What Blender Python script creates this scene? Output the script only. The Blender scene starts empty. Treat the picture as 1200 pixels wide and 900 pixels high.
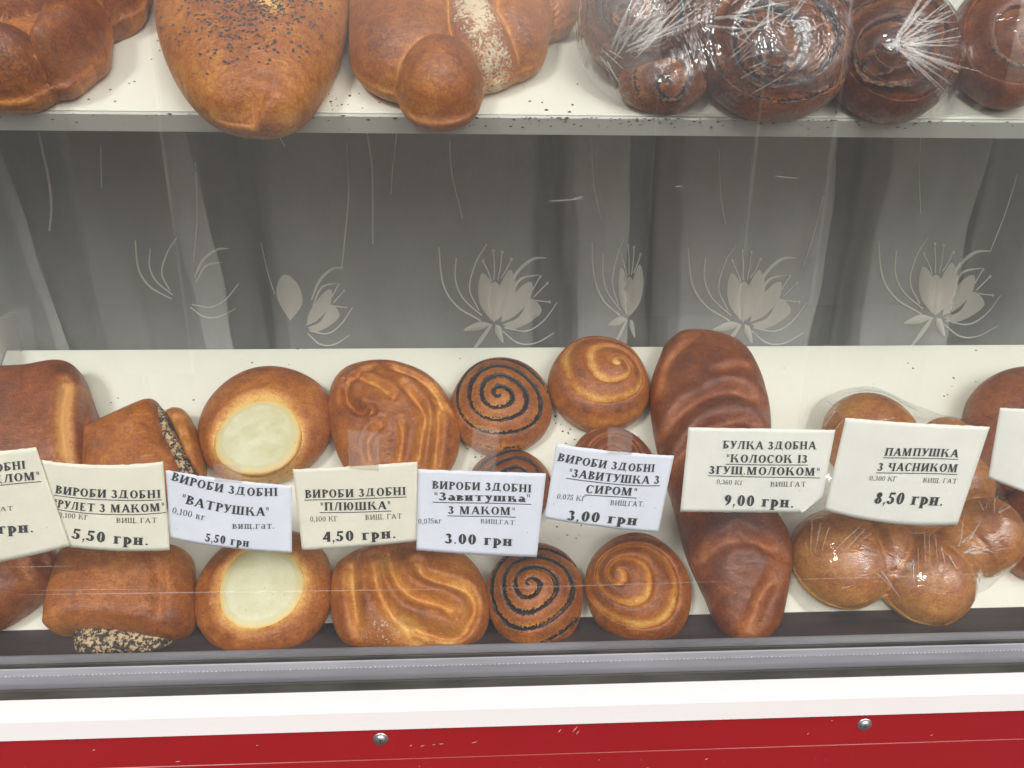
import bpy, math, random
import numpy as np
from mathutils import Vector, Matrix
from mathutils.bvhtree import BVHTree

random.seed(7); RNG = np.random.default_rng(7)
R = math.radians
scn = bpy.context.scene
COL = scn.collection

# ------------------------------------------------------------------ camera
CAM_Z = 1.45
PITCH, YAW, ROLL = R(20.0), R(3.15), R(0.62)
FPX = 933.0                                   # focal length in units of a 1200 wide frame
cd = bpy.data.cameras.new('camera'); cam = bpy.data.objects.new('camera', cd); COL.objects.link(cam)
cd.sensor_width = 36; cd.lens = FPX / 1200 * 36; cd.clip_start = 0.02; cd.clip_end = 400
fwd = Vector((math.sin(YAW)*math.cos(PITCH), math.cos(YAW)*math.cos(PITCH), -math.sin(PITCH)))
rt0 = Vector((math.cos(YAW), -math.sin(YAW), 0)); up0 = rt0.cross(fwd)
rt = rt0*math.cos(ROLL) + up0*math.sin(ROLL); up = up0*math.cos(ROLL) - rt0*math.sin(ROLL)
CAM = Vector((0, 0, CAM_Z))
M = Matrix((rt, up, -fwd)).transposed().to_4x4(); M.translation = CAM
cam.matrix_world = M
scn.camera = cam

# ------------------------------------------------------------------ sky, sun, exposure
SUN_EL, SUN_AZ = R(38), R(-28)                # behind the viewer, a little to the left
w = bpy.data.worlds.new('World'); scn.world = w; w.use_nodes = True
nt = w.node_tree; nt.nodes.clear()
sk = nt.nodes.new('ShaderNodeTexSky'); sk.sky_type = 'NISHITA'; sk.sun_disc = False
sk.sun_elevation = SUN_EL; sk.sun_rotation = math.pi - SUN_AZ*-1
sk.dust_density = 6.0; sk.air_density = 1.0; sk.ozone_density = 0.6
mixd = nt.nodes.new('ShaderNodeMix'); mixd.data_type = 'RGBA'; mixd.inputs[0].default_value = 0.65
hsv = nt.nodes.new('ShaderNodeHueSaturation'); hsv.inputs['Saturation'].default_value = 0.25
nt.links.new(sk.outputs[0], hsv.inputs['Color'])
bg = nt.nodes.new('ShaderNodeBackground'); bg.inputs[1].default_value = 0.125
ow = nt.nodes.new('ShaderNodeOutputWorld')
nt.links.new(hsv.outputs[0], bg.inputs[0]); nt.links.new(bg.outputs[0], ow.inputs[0])
nt.nodes.remove(mixd)
sd = bpy.data.lights.new('sun', 'SUN'); sd.energy = 1.5; sd.angle = R(11); sd.color = (1, 0.965, 0.91)
so = bpy.data.objects.new('sun', sd); COL.objects.link(so)
sdir = Vector((math.sin(SUN_AZ)*math.cos(SUN_EL), -math.cos(SUN_AZ)*math.cos(SUN_EL), math.sin(SUN_EL)))
so.rotation_euler = sdir.to_track_quat('Z', 'Y').to_euler(); so.location = (0, -3, 5)
scn.view_settings.view_transform = 'Standard'; scn.view_settings.look = 'None'
scn.view_settings.exposure = 0.31; scn.view_settings.gamma = 1
scn.view_settings.use_curve_mapping = False
scn.render.engine = 'CYCLES'
scn.cycles.use_denoising = True
scn.cycles.transparent_max_bounces = 24; scn.cycles.max_bounces = 8
scn.cycles.caustics_reflective = False; scn.cycles.caustics_refractive = False

# ------------------------------------------------------------------ geometry of the case
GY = 0.470                                    # the vertical glass
TILT = R(38); CT, SN = math.cos(TILT), math.sin(TILT)
SHELF_Y = 0.525                               # front edge of both tilted shelves
def ray(px, py):
    return (fwd + rt*((px-600)/FPX) + up*((450-py)/FPX))
def on_y(px, py, y):
    d = ray(px, py); return CAM + d*(y/d.y)
def zrow(py, y, px=600): return on_y(px, py, y).z
V = Vector((0, CT, SN)); N = Vector((0, -SN, CT))
LOW = Vector((0, SHELF_Y, zrow(727, SHELF_Y)))
UPP = Vector((0, SHELF_Y, zrow(134, SHELF_Y)))
def uv(px, py, h=0.0, O=LOW):
    d = ray(px, py); P = O + N*h
    t = (P-CAM).dot(N)/d.dot(N); q = CAM + d*t - O
    return q.x, q.dot(V)
def shelf_len(py, O=LOW): return uv(600, py, 0, O)[1]
LLEN = shelf_len(407)
BACK_Y = SHELF_Y + LLEN*CT
CURT_Y = BACK_Y + 0.022
# ------------------------------------------------------------------ materials
def new_mat(name):
    m = bpy.data.materials.new(name); m.use_nodes = True; t = m.node_tree
    return m, t, t.nodes['Principled BSDF'], t.nodes['Material Output']
def nd(t, ty, **kw):
    n = t.nodes.new(ty)
    for k, v in kw.items(): setattr(n, k, v)
    return n
def noise(t, scale, detail=3, rough=0.55, vec=None, dist=0):
    n = nd(t, 'ShaderNodeTexNoise'); n.inputs['Scale'].default_value = scale
    n.inputs['Detail'].default_value = detail; n.inputs['Roughness'].default_value = rough
    n.inputs['Distortion'].default_value = dist
    if vec: t.links.new(vec, n.inputs['Vector'])
    return n.outputs['Fac']
def objco(t, scale=None):
    c = nd(t, 'ShaderNodeTexCoord').outputs['Object']
    if scale:
        mp = nd(t, 'ShaderNodeMapping'); mp.inputs['Scale'].default_value = scale
        t.links.new(c, mp.inputs[0]); return mp.outputs[0]
    return c
def ramp(t, fac, stops):
    r = nd(t, 'ShaderNodeValToRGB'); e = r.color_ramp.elements
    while len(e) < len(stops): e.new(0.5)
    for k, (p, c) in enumerate(stops):
        e[k].position = p; e[k].color = (*c, 1) if len(c) == 3 else c
    t.links.new(fac, r.inputs[0]); return r.outputs[0]
def mth(t, op, a, b=None, clamp=False):
    m = nd(t, 'ShaderNodeMath', operation=op, use_clamp=clamp)
    for k, v in enumerate((a, b)):
        if v is None: continue
        if isinstance(v, (int, float)): m.inputs[k].default_value = v
        else: t.links.new(v, m.inputs[k])
    return m.outputs[0]
def mixc(t, f, a, b):
    m = nd(t, 'ShaderNodeMix', data_type='RGBA')
    for k, v in ((0, f), (6, a), (7, b)):
        if isinstance(v, (int, float)): m.inputs[k].default_value = v
        elif isinstance(v, tuple): m.inputs[k].default_value = (*v, 1)
        else: t.links.new(v, m.inputs[k])
    return m.outputs[2]
def bump(t, h, strength, dist, nrm=None):
    b = nd(t, 'ShaderNodeBump'); b.inputs['Strength'].default_value = strength
    b.inputs['Distance'].default_value = dist; t.links.new(h, b.inputs['Height'])
    if nrm: t.links.new(nrm, b.inputs['Normal'])
    return b.outputs[0]
def attr(t, n): return nd(t, 'ShaderNodeAttribute', attribute_name=n).outputs['Fac']

def crust_mat(name, pale, gold, brown, dark, rough=0.37, spec=0.5):
    m, t, p, o = new_mat(name)
    co = objco(t)
    n1 = noise(t, 34, 4, .6, co); n2 = noise(t, 150, 4, .65, co); n3 = noise(t, 620, 3, .6, co)
    b = attr(t, 'bake')
    f = mth(t, 'ADD', b, mth(t, 'MULTIPLY', mth(t, 'SUBTRACT', n1, .5), .85))
    f = mth(t, 'ADD', f, mth(t, 'MULTIPLY', mth(t, 'SUBTRACT', n2, .5), .68))
    f = mth(t, 'ADD', f, mth(t, 'MULTIPLY', mth(t, 'SUBTRACT', n3, .5), .75), True)
    c = ramp(t, f, [(0, pale), (.3, gold), (.62, brown), (1, dark)])
    # tiny blisters of the crust
    v = nd(t, 'ShaderNodeTexVoronoi'); v.inputs['Scale'].default_value = 230; t.links.new(co, v.inputs['Vector'])
    spot = mth(t, 'MULTIPLY', mth(t, 'LESS_THAN', v.outputs['Distance'], .30), mth(t, 'GREATER_THAN', n1, .52))
    c = mixc(t, mth(t, 'MULTIPLY', spot, .28), c, dark)
    # poppy seeds
    v2 = nd(t, 'ShaderNodeTexVoronoi'); v2.inputs['Scale'].default_value = 520; t.links.new(co, v2.inputs['Vector'])
    pw = mth(t, 'MULTIPLY', attr(t, 'poppy'), mth(t, 'ADD', noise(t, 110, 3, .6, co), .25))
    sd_ = mth(t, 'MULTIPLY', mth(t, 'LESS_THAN', v2.outputs['Distance'], mth(t, 'MULTIPLY', pw, 1.4)), 1.0, True)
    c = mixc(t, sd_, c, (.022, .020, .024))
    # flour and sugar
    fa = attr(t, 'flour')
    fn = mth(t, 'ADD', mth(t, 'MULTIPLY', n2, .45), mth(t, 'MULTIPLY', n3, .55))
    fz = mth(t, 'MULTIPLY', mth(t, 'SUBTRACT', fn, mth(t, 'SUBTRACT', .70, mth(t, 'MULTIPLY', fa, .27))), 9.0, True)
    fz = mth(t, 'MULTIPLY', fz, mth(t, 'MULTIPLY', fa, 6.0, True))
    c = mixc(t, mth(t, 'MULTIPLY', fz, .8), c, (.80, .68, .48))
    t.links.new(c, p.inputs['Base Color'])
    rg = mth(t, 'ADD', mth(t, 'MULTIPLY', n2, .30), rough-.12)
    rg = mth(t, 'ADD', rg, mth(t, 'MULTIPLY', mth(t, 'SUBTRACT', .5, b), .25), True)
    t.links.new(rg, p.inputs['Roughness']); p.inputs['Specular IOR Level'].default_value = spec
    p.inputs['Subsurface Weight'].default_value = 0.0
    wr_ = noise(t, 75, 5, .7, objco(t, (1, 3.2, 1)), 1.2)
    hh0 = mth(t, 'MULTIPLY', mth(t, 'ABSOLUTE', mth(t, 'SUBTRACT', wr_, .5)), -.9)
    hh = mth(t, 'ADD', mth(t, 'MULTIPLY', n2, .6), mth(t, 'MULTIPLY', n3, .18))
    hh = mth(t, 'ADD', hh, hh0); hh = mth(t, 'ADD', hh, mth(t, 'MULTIPLY', sd_, .3)); hh = mth(t, 'ADD', hh, mth(t, 'MULTIPLY', fz, .4))
    t.links.new(bump(t, hh, .6, .0020), p.inputs['Normal'])
    return m
CR_GOLD = crust_mat('golden_crust', (.74,.46,.14), (.56,.235,.042), (.37,.112,.018), (.15,.036,.009))
CR_RED = crust_mat('reddish_crust', (.60,.30,.09), (.42,.145,.032), (.275,.075,.017), (.13,.034,.011))
CR_DARK = crust_mat('dark_crust', (.52,.24,.08), (.34,.105,.028), (.20,.052,.016), (.085,.022,.010), .36)
CR_CHOC = crust_mat('chocolate_crust', (.50,.21,.07), (.34,.11,.030), (.115,.032,.012), (.030,.011,.007), .26)

def simple(name, col, rough=.5, metal=0, nsc=40, namt=.12, bst=.15, bd=.0008, spec=.5, scale=None):
    m, t, p, o = new_mat(name); co = objco(t, scale)
    n = noise(t, nsc, 5, .6, co); dk = tuple(c*(1-namt*2.2) for c in col); lt = tuple(min(1, c*(1+namt)) for c in col)
    t.links.new(ramp(t, n, [(.25, dk), (.75, lt)]), p.inputs['Base Color'])
    t.links.new(mth(t, 'ADD', mth(t, 'MULTIPLY', n, .2), rough-.1), p.inputs['Roughness'])
    p.inputs['Metallic'].default_value = metal; p.inputs['Specular IOR Level'].default_value = spec
    t.links.new(bump(t, n, bst, bd), p.inputs['Normal'])
    return m
def curd_mat():
    m, t, p, o = new_mat('curd_cheese'); co = objco(t)
    n = noise(t, 60, 4, .6, co); n2 = noise(t, 400, 3, .6, co)
    c = ramp(t, mth(t, 'ADD', attr(t, 'bake'), mth(t, 'MULTIPLY', mth(t, 'SUBTRACT', n, .5), .55), True),
             [(0, (.66, .65, .46)), (.22, (.58, .54, .32)), (.55, (.62, .54, .28)), (.8, (.70, .50, .19)), (1, (.55, .27, .07))])
    v = nd(t, 'ShaderNodeTexVoronoi'); v.inputs['Scale'].default_value = 110; t.links.new(co, v.inputs['Vector'])
    sp = mth(t, 'MULTIPLY', mth(t, 'LESS_THAN', v.outputs['Distance'], .07), mth(t, 'GREATER_THAN', n, .5))
    c = mixc(t, mth(t, 'MULTIPLY', sp, .5), c, (.30, .24, .10))
    t.links.new(c, p.inputs['Base Color']); p.inputs['Roughness'].default_value = .42
    t.links.new(bump(t, mth(t, 'ADD', n, mth(t, 'MULTIPLY', n2, .2)), .5, .0020), p.inputs['Normal'])
    return m
CURD = curd_mat()
def poppy_mat(name='poppy_filling', pale=(.50,.37,.21), thr=.47):
    m, t, p, o = new_mat(name); co = objco(t)
    n = noise(t, 330, 3, .7, co); n2 = noise(t, 90, 3, .6, co)
    f = mth(t, 'ADD', mth(t, 'MULTIPLY', n, .75), mth(t, 'MULTIPLY', n2, .25))
    t.links.new(ramp(t, f, [(thr-.05, (.020,.016,.017)), (thr+.02, (.055,.032,.024)), (thr+.07, pale), (.8, tuple(min(1,c*1.2) for c in pale))]), p.inputs['Base Color'])
    p.inputs['Roughness'].default_value = .6; t.links.new(bump(t, n, .9, .0016), p.inputs['Normal'])
    return m
POPPY = poppy_mat(); POPPY_DARK = poppy_mat('dark_poppy_paste', (.24,.10,.035), .47)

def paint_mat(name, col, rough, specks=.3, scale=(1,1,1), streak=.06, dirt=(.20,.17,.12)):
    m, t, p, o = new_mat(name); co = objco(t, scale); c0 = objco(t)
    n = noise(t, 7, 6, .6, co); n2 = noise(t, 420, 2, .5, c0); n3 = noise(t, 26, 5, .7, c0)
    c = ramp(t, n, [(.3, tuple(x*(1-streak) for x in col)), (.7, col)])
    sp = mth(t, 'MULTIPLY', mth(t, 'GREATER_THAN', n2, .745), mth(t, 'GREATER_THAN', n3, .52))
    c = mixc(t, mth(t, 'MULTIPLY', sp, specks), c, dirt)
    sm = mth(t, 'MULTIPLY', mth(t, 'SUBTRACT', n3, .58), 2.2, True)
    c = mixc(t, mth(t, 'MULTIPLY', sm, specks*.35), c, tuple(x*.7 for x in col))
    t.links.new(c, p.inputs['Base Color'])
    t.links.new(mth(t, 'ADD', mth(t, 'MULTIPLY', n3, .25), rough-.12), p.inputs['Roughness'])
    t.links.new(bump(t, n3, .12, .0006), p.inputs['Normal'])
    return m
SHELF_M = paint_mat('white_shelf_laminate', (.78,.79,.70), .40, .8)
EDGE_M = paint_mat('shaded_shelf_edging', (.60,.62,.56), .45, .8, dirt=(.12,.07,.03))  # greyer than the board: shade of the downward front face put into the colour
FRAME_M = paint_mat('white_frame_paint', (.72,.685,.69), .38, .35, (.3,1,1), .03)
RED_M = paint_mat('red_enamel', (.29,.011,.015), .33, .35, (.5,1,1), .10, (.55,.38,.34))
ALU_M = simple('aluminium_rail', (.30,.30,.33), .45, .35, 60, .12, .2, .0004, scale=(.12,1,1))
DULL_M = simple('dull_grey_rail', (.33,.33,.37), .45, .3, 50, .18, .2, .0004, scale=(.15,1,1))
DARK_M = simple('dark_trough', (.060,.050,.056), .5, 0, 60, .3, .2, .0005, scale=(.2,1,1))
RUBBER = simple('rubber_gasket', (.045,.042,.036), .7, 0, 90, .35, .3, .0006, scale=(.2,1,1))
SCREW_M = simple('zinc_screw', (.55,.55,.55), .35, .9, 300, .15, .2, .0002)
SLOT_M = simple('screw_recess', (.04,.04,.04), .7)
SIDE_M = paint_mat('side_panel_paint', (.62,.62,.58), .5, .5)
BACK_M = simple('dark_interior_board', (.030,.028,.026), .8)
GRND_M = simple('asphalt', (.075,.075,.075), .85, 0, 12, .25, .5, .004)
def ink(name, c):
    m, t, p, o = new_mat(name)
    n = noise(t, 900, 2, .6, objco(t))
    t.links.new(ramp(t, n, [(.35, c), (.7, tuple(x*2.2+.03 for x in c))]), p.inputs['Base Color'])
    p.inputs['Roughness'].default_value = .65; return m
INK = ink('black_ink', (.018,.018,.02)); INK_S = ink('thin_grey_ink', (.04,.04,.045))
def paper(name, col):
    m, t, p, o = new_mat(name); co = objco(t)
    n = noise(t, 26, 5, .65, co); n2 = noise(t, 500, 3, .6, co)
    c = ramp(t, n, [(.3, tuple(x*.91 for x in col)), (.7, col)])
    sp = mth(t, 'GREATER_THAN', noise(t, 260, 1, .5, co), .79)
    c = mixc(t, mth(t, 'MULTIPLY', sp, .45), c, (.32, .24, .16))
    t.links.new(c, p.inputs['Base Color']); p.inputs['Roughness'].default_value = .7
    p.inputs['Specular IOR Level'].default_value = .25
    t.links.new(bump(t, mth(t, 'ADD', n, mth(t, 'MULTIPLY', n2, .08)), .25, .002), p.inputs['Normal'])
    return m
P_CREAM = paper('cream_paper', (.80,.78,.66)); P_BLUE = paper('bluish_white_paper', (.76,.79,.90)); P_WHITE = paper('white_paper', (.83,.83,.77))

def thin_film(name, tint, haze, glossr, base_f, bscale, bst, bdist, hazecol=(.8,.8,.8), stretch=None, fres=True, streaks=None):
    """clear sheet: transparent, with a Fresnel reflection and a diffuse haze for dirt, creases and painted reflections"""
    m, t, p, o = new_mat(name); t.nodes.remove(p)
    co = objco(t, stretch)
    n = noise(t, bscale, 4, .6, co, .6)
    tr = nd(t, 'ShaderNodeBsdfTransparent'); tr.inputs[0].default_value = (*tint, 1)
    gl = nd(t, 'ShaderNodeBsdfGlossy'); gl.inputs['Roughness'].default_value = glossr
    df = nd(t, 'ShaderNodeBsdfDiffuse'); df.inputs[0].default_value = (*hazecol, 1)
    if bst:
        b = bump(t, n, bst, bdist); t.links.new(b, gl.inputs['Normal'])
    ge = nd(t, 'ShaderNodeNewGeometry'); dp = nd(t, 'ShaderNodeVectorMath', operation='DOT_PRODUCT')
    t.links.new(ge.outputs['Incoming'], dp.inputs[0]); t.links.new(b if bst else ge.outputs['Normal'], dp.inputs[1])
    sch = mth(t, 'POWER', mth(t, 'SUBTRACT', 1.0, mth(t, 'ABSOLUTE', dp.outputs['Value']), True), 5.0)
    f = mth(t, 'MULTIPLY', mth(t, 'ADD', mth(t, 'MULTIPLY', sch, .96), .04), base_f, True)
    m1 = nd(t, 'ShaderNodeMixShader'); t.links.new(f, m1.inputs[0]); t.links.new(tr.outputs[0], m1.inputs[1]); t.links.new(gl.outputs[0], m1.inputs[2])
    m2 = nd(t, 'ShaderNodeMixShader')
    hz = mth(t, 'MULTIPLY', mth(t, 'ADD', n, .35), haze)
    if streaks:
        s = noise(t, streaks[0], 5, .7, objco(t, streaks[1]))
        hz = mth(t, 'ADD', hz, mth(t, 'MULTIPLY', mth(t, 'SUBTRACT', s, streaks[2], True), streaks[3]), True)
    t.links.new(hz, m2.inputs[0]); t.links.new(m1.outputs[0], m2.inputs[1]); t.links.new(df.outputs[0], m2.inputs[2])
    t.links.new(m2.outputs[0], o.inputs[0]); return m
GLASS = thin_film('window_glass', (.985,.99,.985), .012, .0, 1.35, 5, 0, 0, (.75,.76,.80), None, streaks=(9, (1,1,.25), .56, .07))
FILM = thin_film('cling_film', (.985,.985,.985), .02, .08, 1.6, 22, .45, .006, (.9,.88,.86), (1,2.4,1), streaks=(60, (1,.25,1), .60, .5))
FILM2 = thin_film('shiny_cling_film', (.98,.98,.985), .03, .06, 2.4, 22, .9, .012, (.92,.84,.84), (1.4,.8,1), streaks=(22, (.6,1.3,1), .56, 1.3))  # pinkish white haze patches paint reflections into the film
CREASE = thin_film('film_crease', (1,1,1), .30, .15, 2.0, 300, .4, .001, (.95,.93,.92))
TAPE = thin_film('clear_tape', (.93,.92,.90), .16, .12, 1.5, 200, .1, .0004, (.80,.70,.66))
REFL_LINE = thin_film('glass_reflection_line', (1,1,1), .17, .2, 1, 120, 0, 0, (.95,.90,.88), (.1,1,1))  # pale haze that paints a reflected line on the pane
def sheer(name, alpha, col, nsc=900):
    m, t, p, o = new_mat(name); t.nodes.remove(p)
    wv = noise(t, 14, 4, .6, objco(t)); th = noise(t, nsc, 1, .5, objco(t, (1, 1, .15)))
    tr = nd(t, 'ShaderNodeBsdfTransparent')
    df = nd(t, 'ShaderNodeBsdfDiffuse'); tl = nd(t, 'ShaderNodeBsdfTranslucent')
    for s in (df, tl): t.links.new(ramp(t, wv, [(.3, tuple(c*.86 for c in col)), (.7, col)]), s.inputs[0])
    a = nd(t, 'ShaderNodeMixShader'); a.inputs[0].default_value = .3
    t.links.new(df.outputs[0], a.inputs[1]); t.links.new(tl.outputs[0], a.inputs[2])
    f = mth(t, 'ADD', mth(t, 'MULTIPLY', mth(t, 'SUBTRACT', th, .5), .05), alpha, True)
    b = nd(t, 'ShaderNodeMixShader'); t.links.new(f, b.inputs[0]); t.links.new(tr.outputs[0], b.inputs[1]); t.links.new(a.outputs[0], b.inputs[2])
    t.links.new(b.outputs[0], o.inputs[0]); return m
SHEER = sheer('sheer_grey_voile', .34, (.85,.87,.84))
SATIN = sheer('satin_embroidery', .68, (.94,.92,.83), 500)
SATIN_EDGE = sheer('embroidery_edging', .95, (.96,.95,.88), 500)
SATIN_THIN = sheer('thin_embroidery_thread', .85, (.92,.91,.84), 500)
THREAD = sheer('brown_outline_thread', .7, (.16,.13,.10), 500)

# ------------------------------------------------------------------ object helpers
def mesh(name, verts, faces, mat, parent=None, smooth=True, attrs=None, loc=None, rotx=0, mats=None):
    me = bpy.data.meshes.new(name)
    me.from_pydata([tuple(map(float, v)) for v in verts], [], faces)
    for mm in (mats or [mat]): me.materials.append(mm)
    if smooth: me.polygons.foreach_set('use_smooth', [True]*len(me.polygons))
    if attrs:
        for k, a in attrs.items():
            at = me.attributes.new(k, 'FLOAT', 'POINT'); at.data.foreach_set('value', np.asarray(a, dtype=np.float32))
    me.update()
    o = bpy.data.objects.new(name, me); COL.objects.link(o)
    if parent: o.parent = parent
    if loc is not None: o.location = loc
    if rotx: o.rotation_euler.x = rotx
    return o
def empty(name, loc, rotx=0):
    o = bpy.data.objects.new(name, None); COL.objects.link(o); o.location = loc; o.rotation_euler.x = rotx
    o.empty_display_size = .02; return o
def tag(o, label=None, cat=None, group=None, kind=None):
    if label: o['label'] = label
    if cat: o['category'] = cat
    if group: o['group'] = group
    if kind: o['kind'] = kind
    return o
def bev_box(x0, x1, y0, y1, z0, z1, b=.0015):
    """box with chamfered long edges (prism along x)"""
    prof = [(y0+b, z0), (y1-b, z0), (y1, z0+b), (y1, z1-b), (y1-b, z1), (y0+b, z1), (y0, z1-b), (y0, z0+b)]
    return prism(prof, x0, x1)
def prism(prof, x0, x1, nx=1):
    n = len(prof); vs = []; fs = []
    for k in range(nx+1):
        x = x0+(x1-x0)*k/nx
        vs += [(x, y, z) for y, z in prof]
    for k in range(nx):
        for i in range(n):
            a = k*n+i; b = k*n+(i+1) % n
            fs.append((a, a+n, b+n, b))
    fs.append(tuple(range(n))); fs.append(tuple(reversed(range(nx*n, nx*n+n))))
    return vs, fs

# ------------------------------------------------------------------ setting: ground
gv = [(-60,-60,0),(60,-60,0),(60,60,0),(-60,60,0)]
tag(mesh('ground', gv, [(0,1,2,3)], GRND_M, smooth=False), kind='structure')

# ------------------------------------------------------------------ kiosk body below and round the window
XA, XB = -1.3, 1.45
fr_y = GY - 0.022                              # front face of the white frame
z_w_top = zrow(797, GY-.004)
z_w_mid = zrow(829, fr_y)
z_w_bot = zrow(852, fr_y)
frame = empty('window_frame', (0, fr_y, z_w_bot))
def local(vs, o): return [(x-o.location.x, y-o.location.y, z-o.location.z) for x, y, z in vs]
prof = [(GY-.0035, z_w_bot), (GY-.0035, z_w_top-.0006), (GY-.0045, z_w_top), (fr_y+.002, z_w_mid+.0035), (fr_y+.0005, z_w_mid+.001), (fr_y, z_w_mid-.001), (fr_y, z_w_bot+.001), (fr_y+.001, z_w_bot)]
vs, fs = prism(prof, XA, XB, 1)
o = mesh('bottom_rail', local(vs, frame), fs, FRAME_M, frame, smooth=False)
ztop = CAM_Z + .75
vs, fs = bev_box(XA, XB, fr_y, GY+.03, ztop, ztop+.05)
mesh('top_rail', local(vs, frame), fs, FRAME_M, frame, smooth=False)
tag(frame, 'white painted window frame rail running above the red panel', 'window frame')
# red panel with a pressed crease, screws
red_y = fr_y + .004
zc = zrow(886, red_y)
panel = empty('red_panel', (0, red_y, 0))
prof = [(red_y, z_w_bot-.0012), (red_y, zc+.0010), (red_y+.0022, zc), (red_y+.0012, zc-.0010), (red_y+.0012, .12), (red_y+.05, .12), (red_y+.05, z_w_bot-.0012)]
vs, fs = prism(prof, XA, XB); mesh('metal_sheet', local(vs, panel), fs, RED_M, panel, smooth=False)
# grime line where panel and frame meet
gvs, gfs = [], []
rg = random.Random(3)
for k in range(420):
    x = rg.uniform(-.55, .62); s = rg.uniform(.0004, .0013); z = z_w_bot - rg.uniform(-.0006, .0009)
    b = len(gvs)
    for (dx, dz, dy) in ((-s*1.6, 0, 0), (0, -s*.7, 0), (s*1.5, 0, 0), (0, s*.6, 0), (0, 0, -s*.5)):
        gvs.append((x+dx, fr_y+.0003+dy if z > z_w_bot else red_y-.0001+dy, z+dz))
    for q in range(4): gfs.append((b+q, b+(q+1) % 4, b+4))
tag(mesh('grime', local(gvs, panel), gfs, RUBBER, panel), kind='stuff')
CHIP = simple('bare_chip', (.55,.42,.40), .6)
for (x0_, y0_, x1_, y1_, w_) in ((480,875,483,873,1.6),(492,875,499,873,1.3),(506,873,511,872.5,1.2),(514,872,521,871.5,1.4),(552,871,560,869,1.6),(654,859,658,854,1.6),(671,858,677,851,1.6),(675,861,679,856,1.3),(638,850,642,848,1.4),(946,861,948,859,2),(974,845,976,844,2),(826,890,830,889,2),(300,874,303,873,1.2),(108,880,112,878,1.2),(205,893,212,892,1.4),(1090,862,1094,861,1.4)):
    v_, f_ = [], []
    P0, P1 = on_y(x0_, y0_, red_y-.00015), on_y(x1_, y1_, red_y-.00015); dd = (P1-P0); qq = Vector((-dd.z, 0, dd.x)).normalized()*w_*.00025
    v_ = [P0, P0+dd*.4+qq, P1, P0+dd*.55-qq*.7]; mesh('paint_chip', local(v_, panel), [(0, 1, 2, 3)], CHIP, panel, smooth=False)
def screw(px, py):
    p = on_y(px, py, red_y)
    r = .0042
    prf = [(0, .0022), (.45, .0021), (.8, .0014), (.97, .0003), (1.25, 0), (1.3, -.0006)]
    vs = []; fs = []; n = 28
    vs.append((0, -.0022, 0))
    for k, (q, h) in enumerate(prf[1:]):
        for i in range(n):
            a = i/n*math.tau; vs.append((q*r*math.cos(a), -h - (.0006 if k >= 3 else 0), q*r*math.sin(a)))
    for i in range(n): fs.append((0, 1+i, 1+(i+1) % n))
    for k in range(len(prf)-2):
        for i in range(n):
            a = 1+k*n+i; b = 1+k*n+(i+1) % n; fs.append((a, a+n, b+n, b))
    s = mesh('screw', vs, fs, SCREW_M, panel, loc=p-panel.location)
    cv, cf = [], []
    for ang in (.4, .4+math.pi/2):
        c, sn = math.cos(ang), math.sin(ang); b = len(cv)
        for (ax, az) in ((-.0017, -.0004), (.0017, -.0004), (.0017, .0004), (-.0017, .0004)):
            cv.append((ax*c-az*sn, -.00235-.00003*b, ax*sn+az*c))
        cf.append((b, b+1, b+2, b+3))
    mesh('screw_recess', cv, cf, SLOT_M, s, smooth=False)
screw(446, 866); screw(1013, 849)
tag(panel, 'red enamelled metal panel with two cross head screws under the frame', 'panel')

# glass rail (outer), gasket, inner lip and trough
rail = empty('glass_rail', (0, GY, z_w_top))
za, zb = zrow(770, GY-.005), zrow(791, GY-.005)
prof = [(GY-.006, zb), (GY-.0068, zb+(za-zb)*.35), (GY-.0064, zb+(za-zb)*.7), (GY-.005, za-.0006), (GY-.0042, za), (GY-.0030, za), (GY-.0030, zb-.01), (GY-.006, zb-.01)]
vs, fs = prism(prof, XA, XB); mesh('outer_channel', local(vs, rail), fs, ALU_M, rail, smooth=False)
vs, fs = bev_box(XA, XB, GY-.0090, GY-.0072, z_w_top-.004, zb+.0012, .0006); mesh('gasket', local(vs, rail), fs, RUBBER, rail, smooth=False)
# inner lip behind the glass
yi = GY+.006
zi0, zi1 = zrow(769, yi), zrow(756, yi+.008)
prof = [(yi, zi0-.03), (yi, zi0), (yi+.0085, zi1), (yi+.010, zi1), (yi+.010, zi0-.03)]
vs, fs = prism(prof, XA, XB); mesh('inner_lip', local(vs, rail), fs, DULL_M, rail, smooth=False)
vs, fs = bev_box(XA, XB, GY-.0040, GY-.0022, za-.001, za+.0028, .0005); mesh('gasket', local(vs, rail), fs, RUBBER, rail, smooth=False)
# beads of the brush strip
bv, bf = [], []
x = -.60; zz = za-(za-zb)*.28
while x < .66:
    s = rg.uniform(.0004, .0008); z = zz+rg.uniform(-.0002, .0002); b = len(bv)
    for d in ((-s,0,0),(0,0,-s),(s,0,0),(0,0,s),(0,-s*.9,0)): bv.append((x+d[0], GY-.0066+d[1], z+d[2]))
    for q in range(4): bf.append((b+q, b+(q+1) % 4, b+4))
    x += rg.uniform(.0024, .0034)
tag(mesh('bead_strip', local(bv, rail), bf, simple('pale_beads', (.52,.52,.54), .4), rail), kind='stuff')
tag(rail, 'grey aluminium rail holding the lower edge of the glass', 'rail')
trough = mesh('trough', *prism([(GY+.016, zi0-.03), (GY+.016, zi1-.005), (SHELF_Y+.03, zi1-.010), (SHELF_Y+.03, zi0-.03)], XA, XB), DARK_M, smooth=False)
tag(trough, 'dark gutter strip between the shelf edge and the glass rail', 'gutter')

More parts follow.
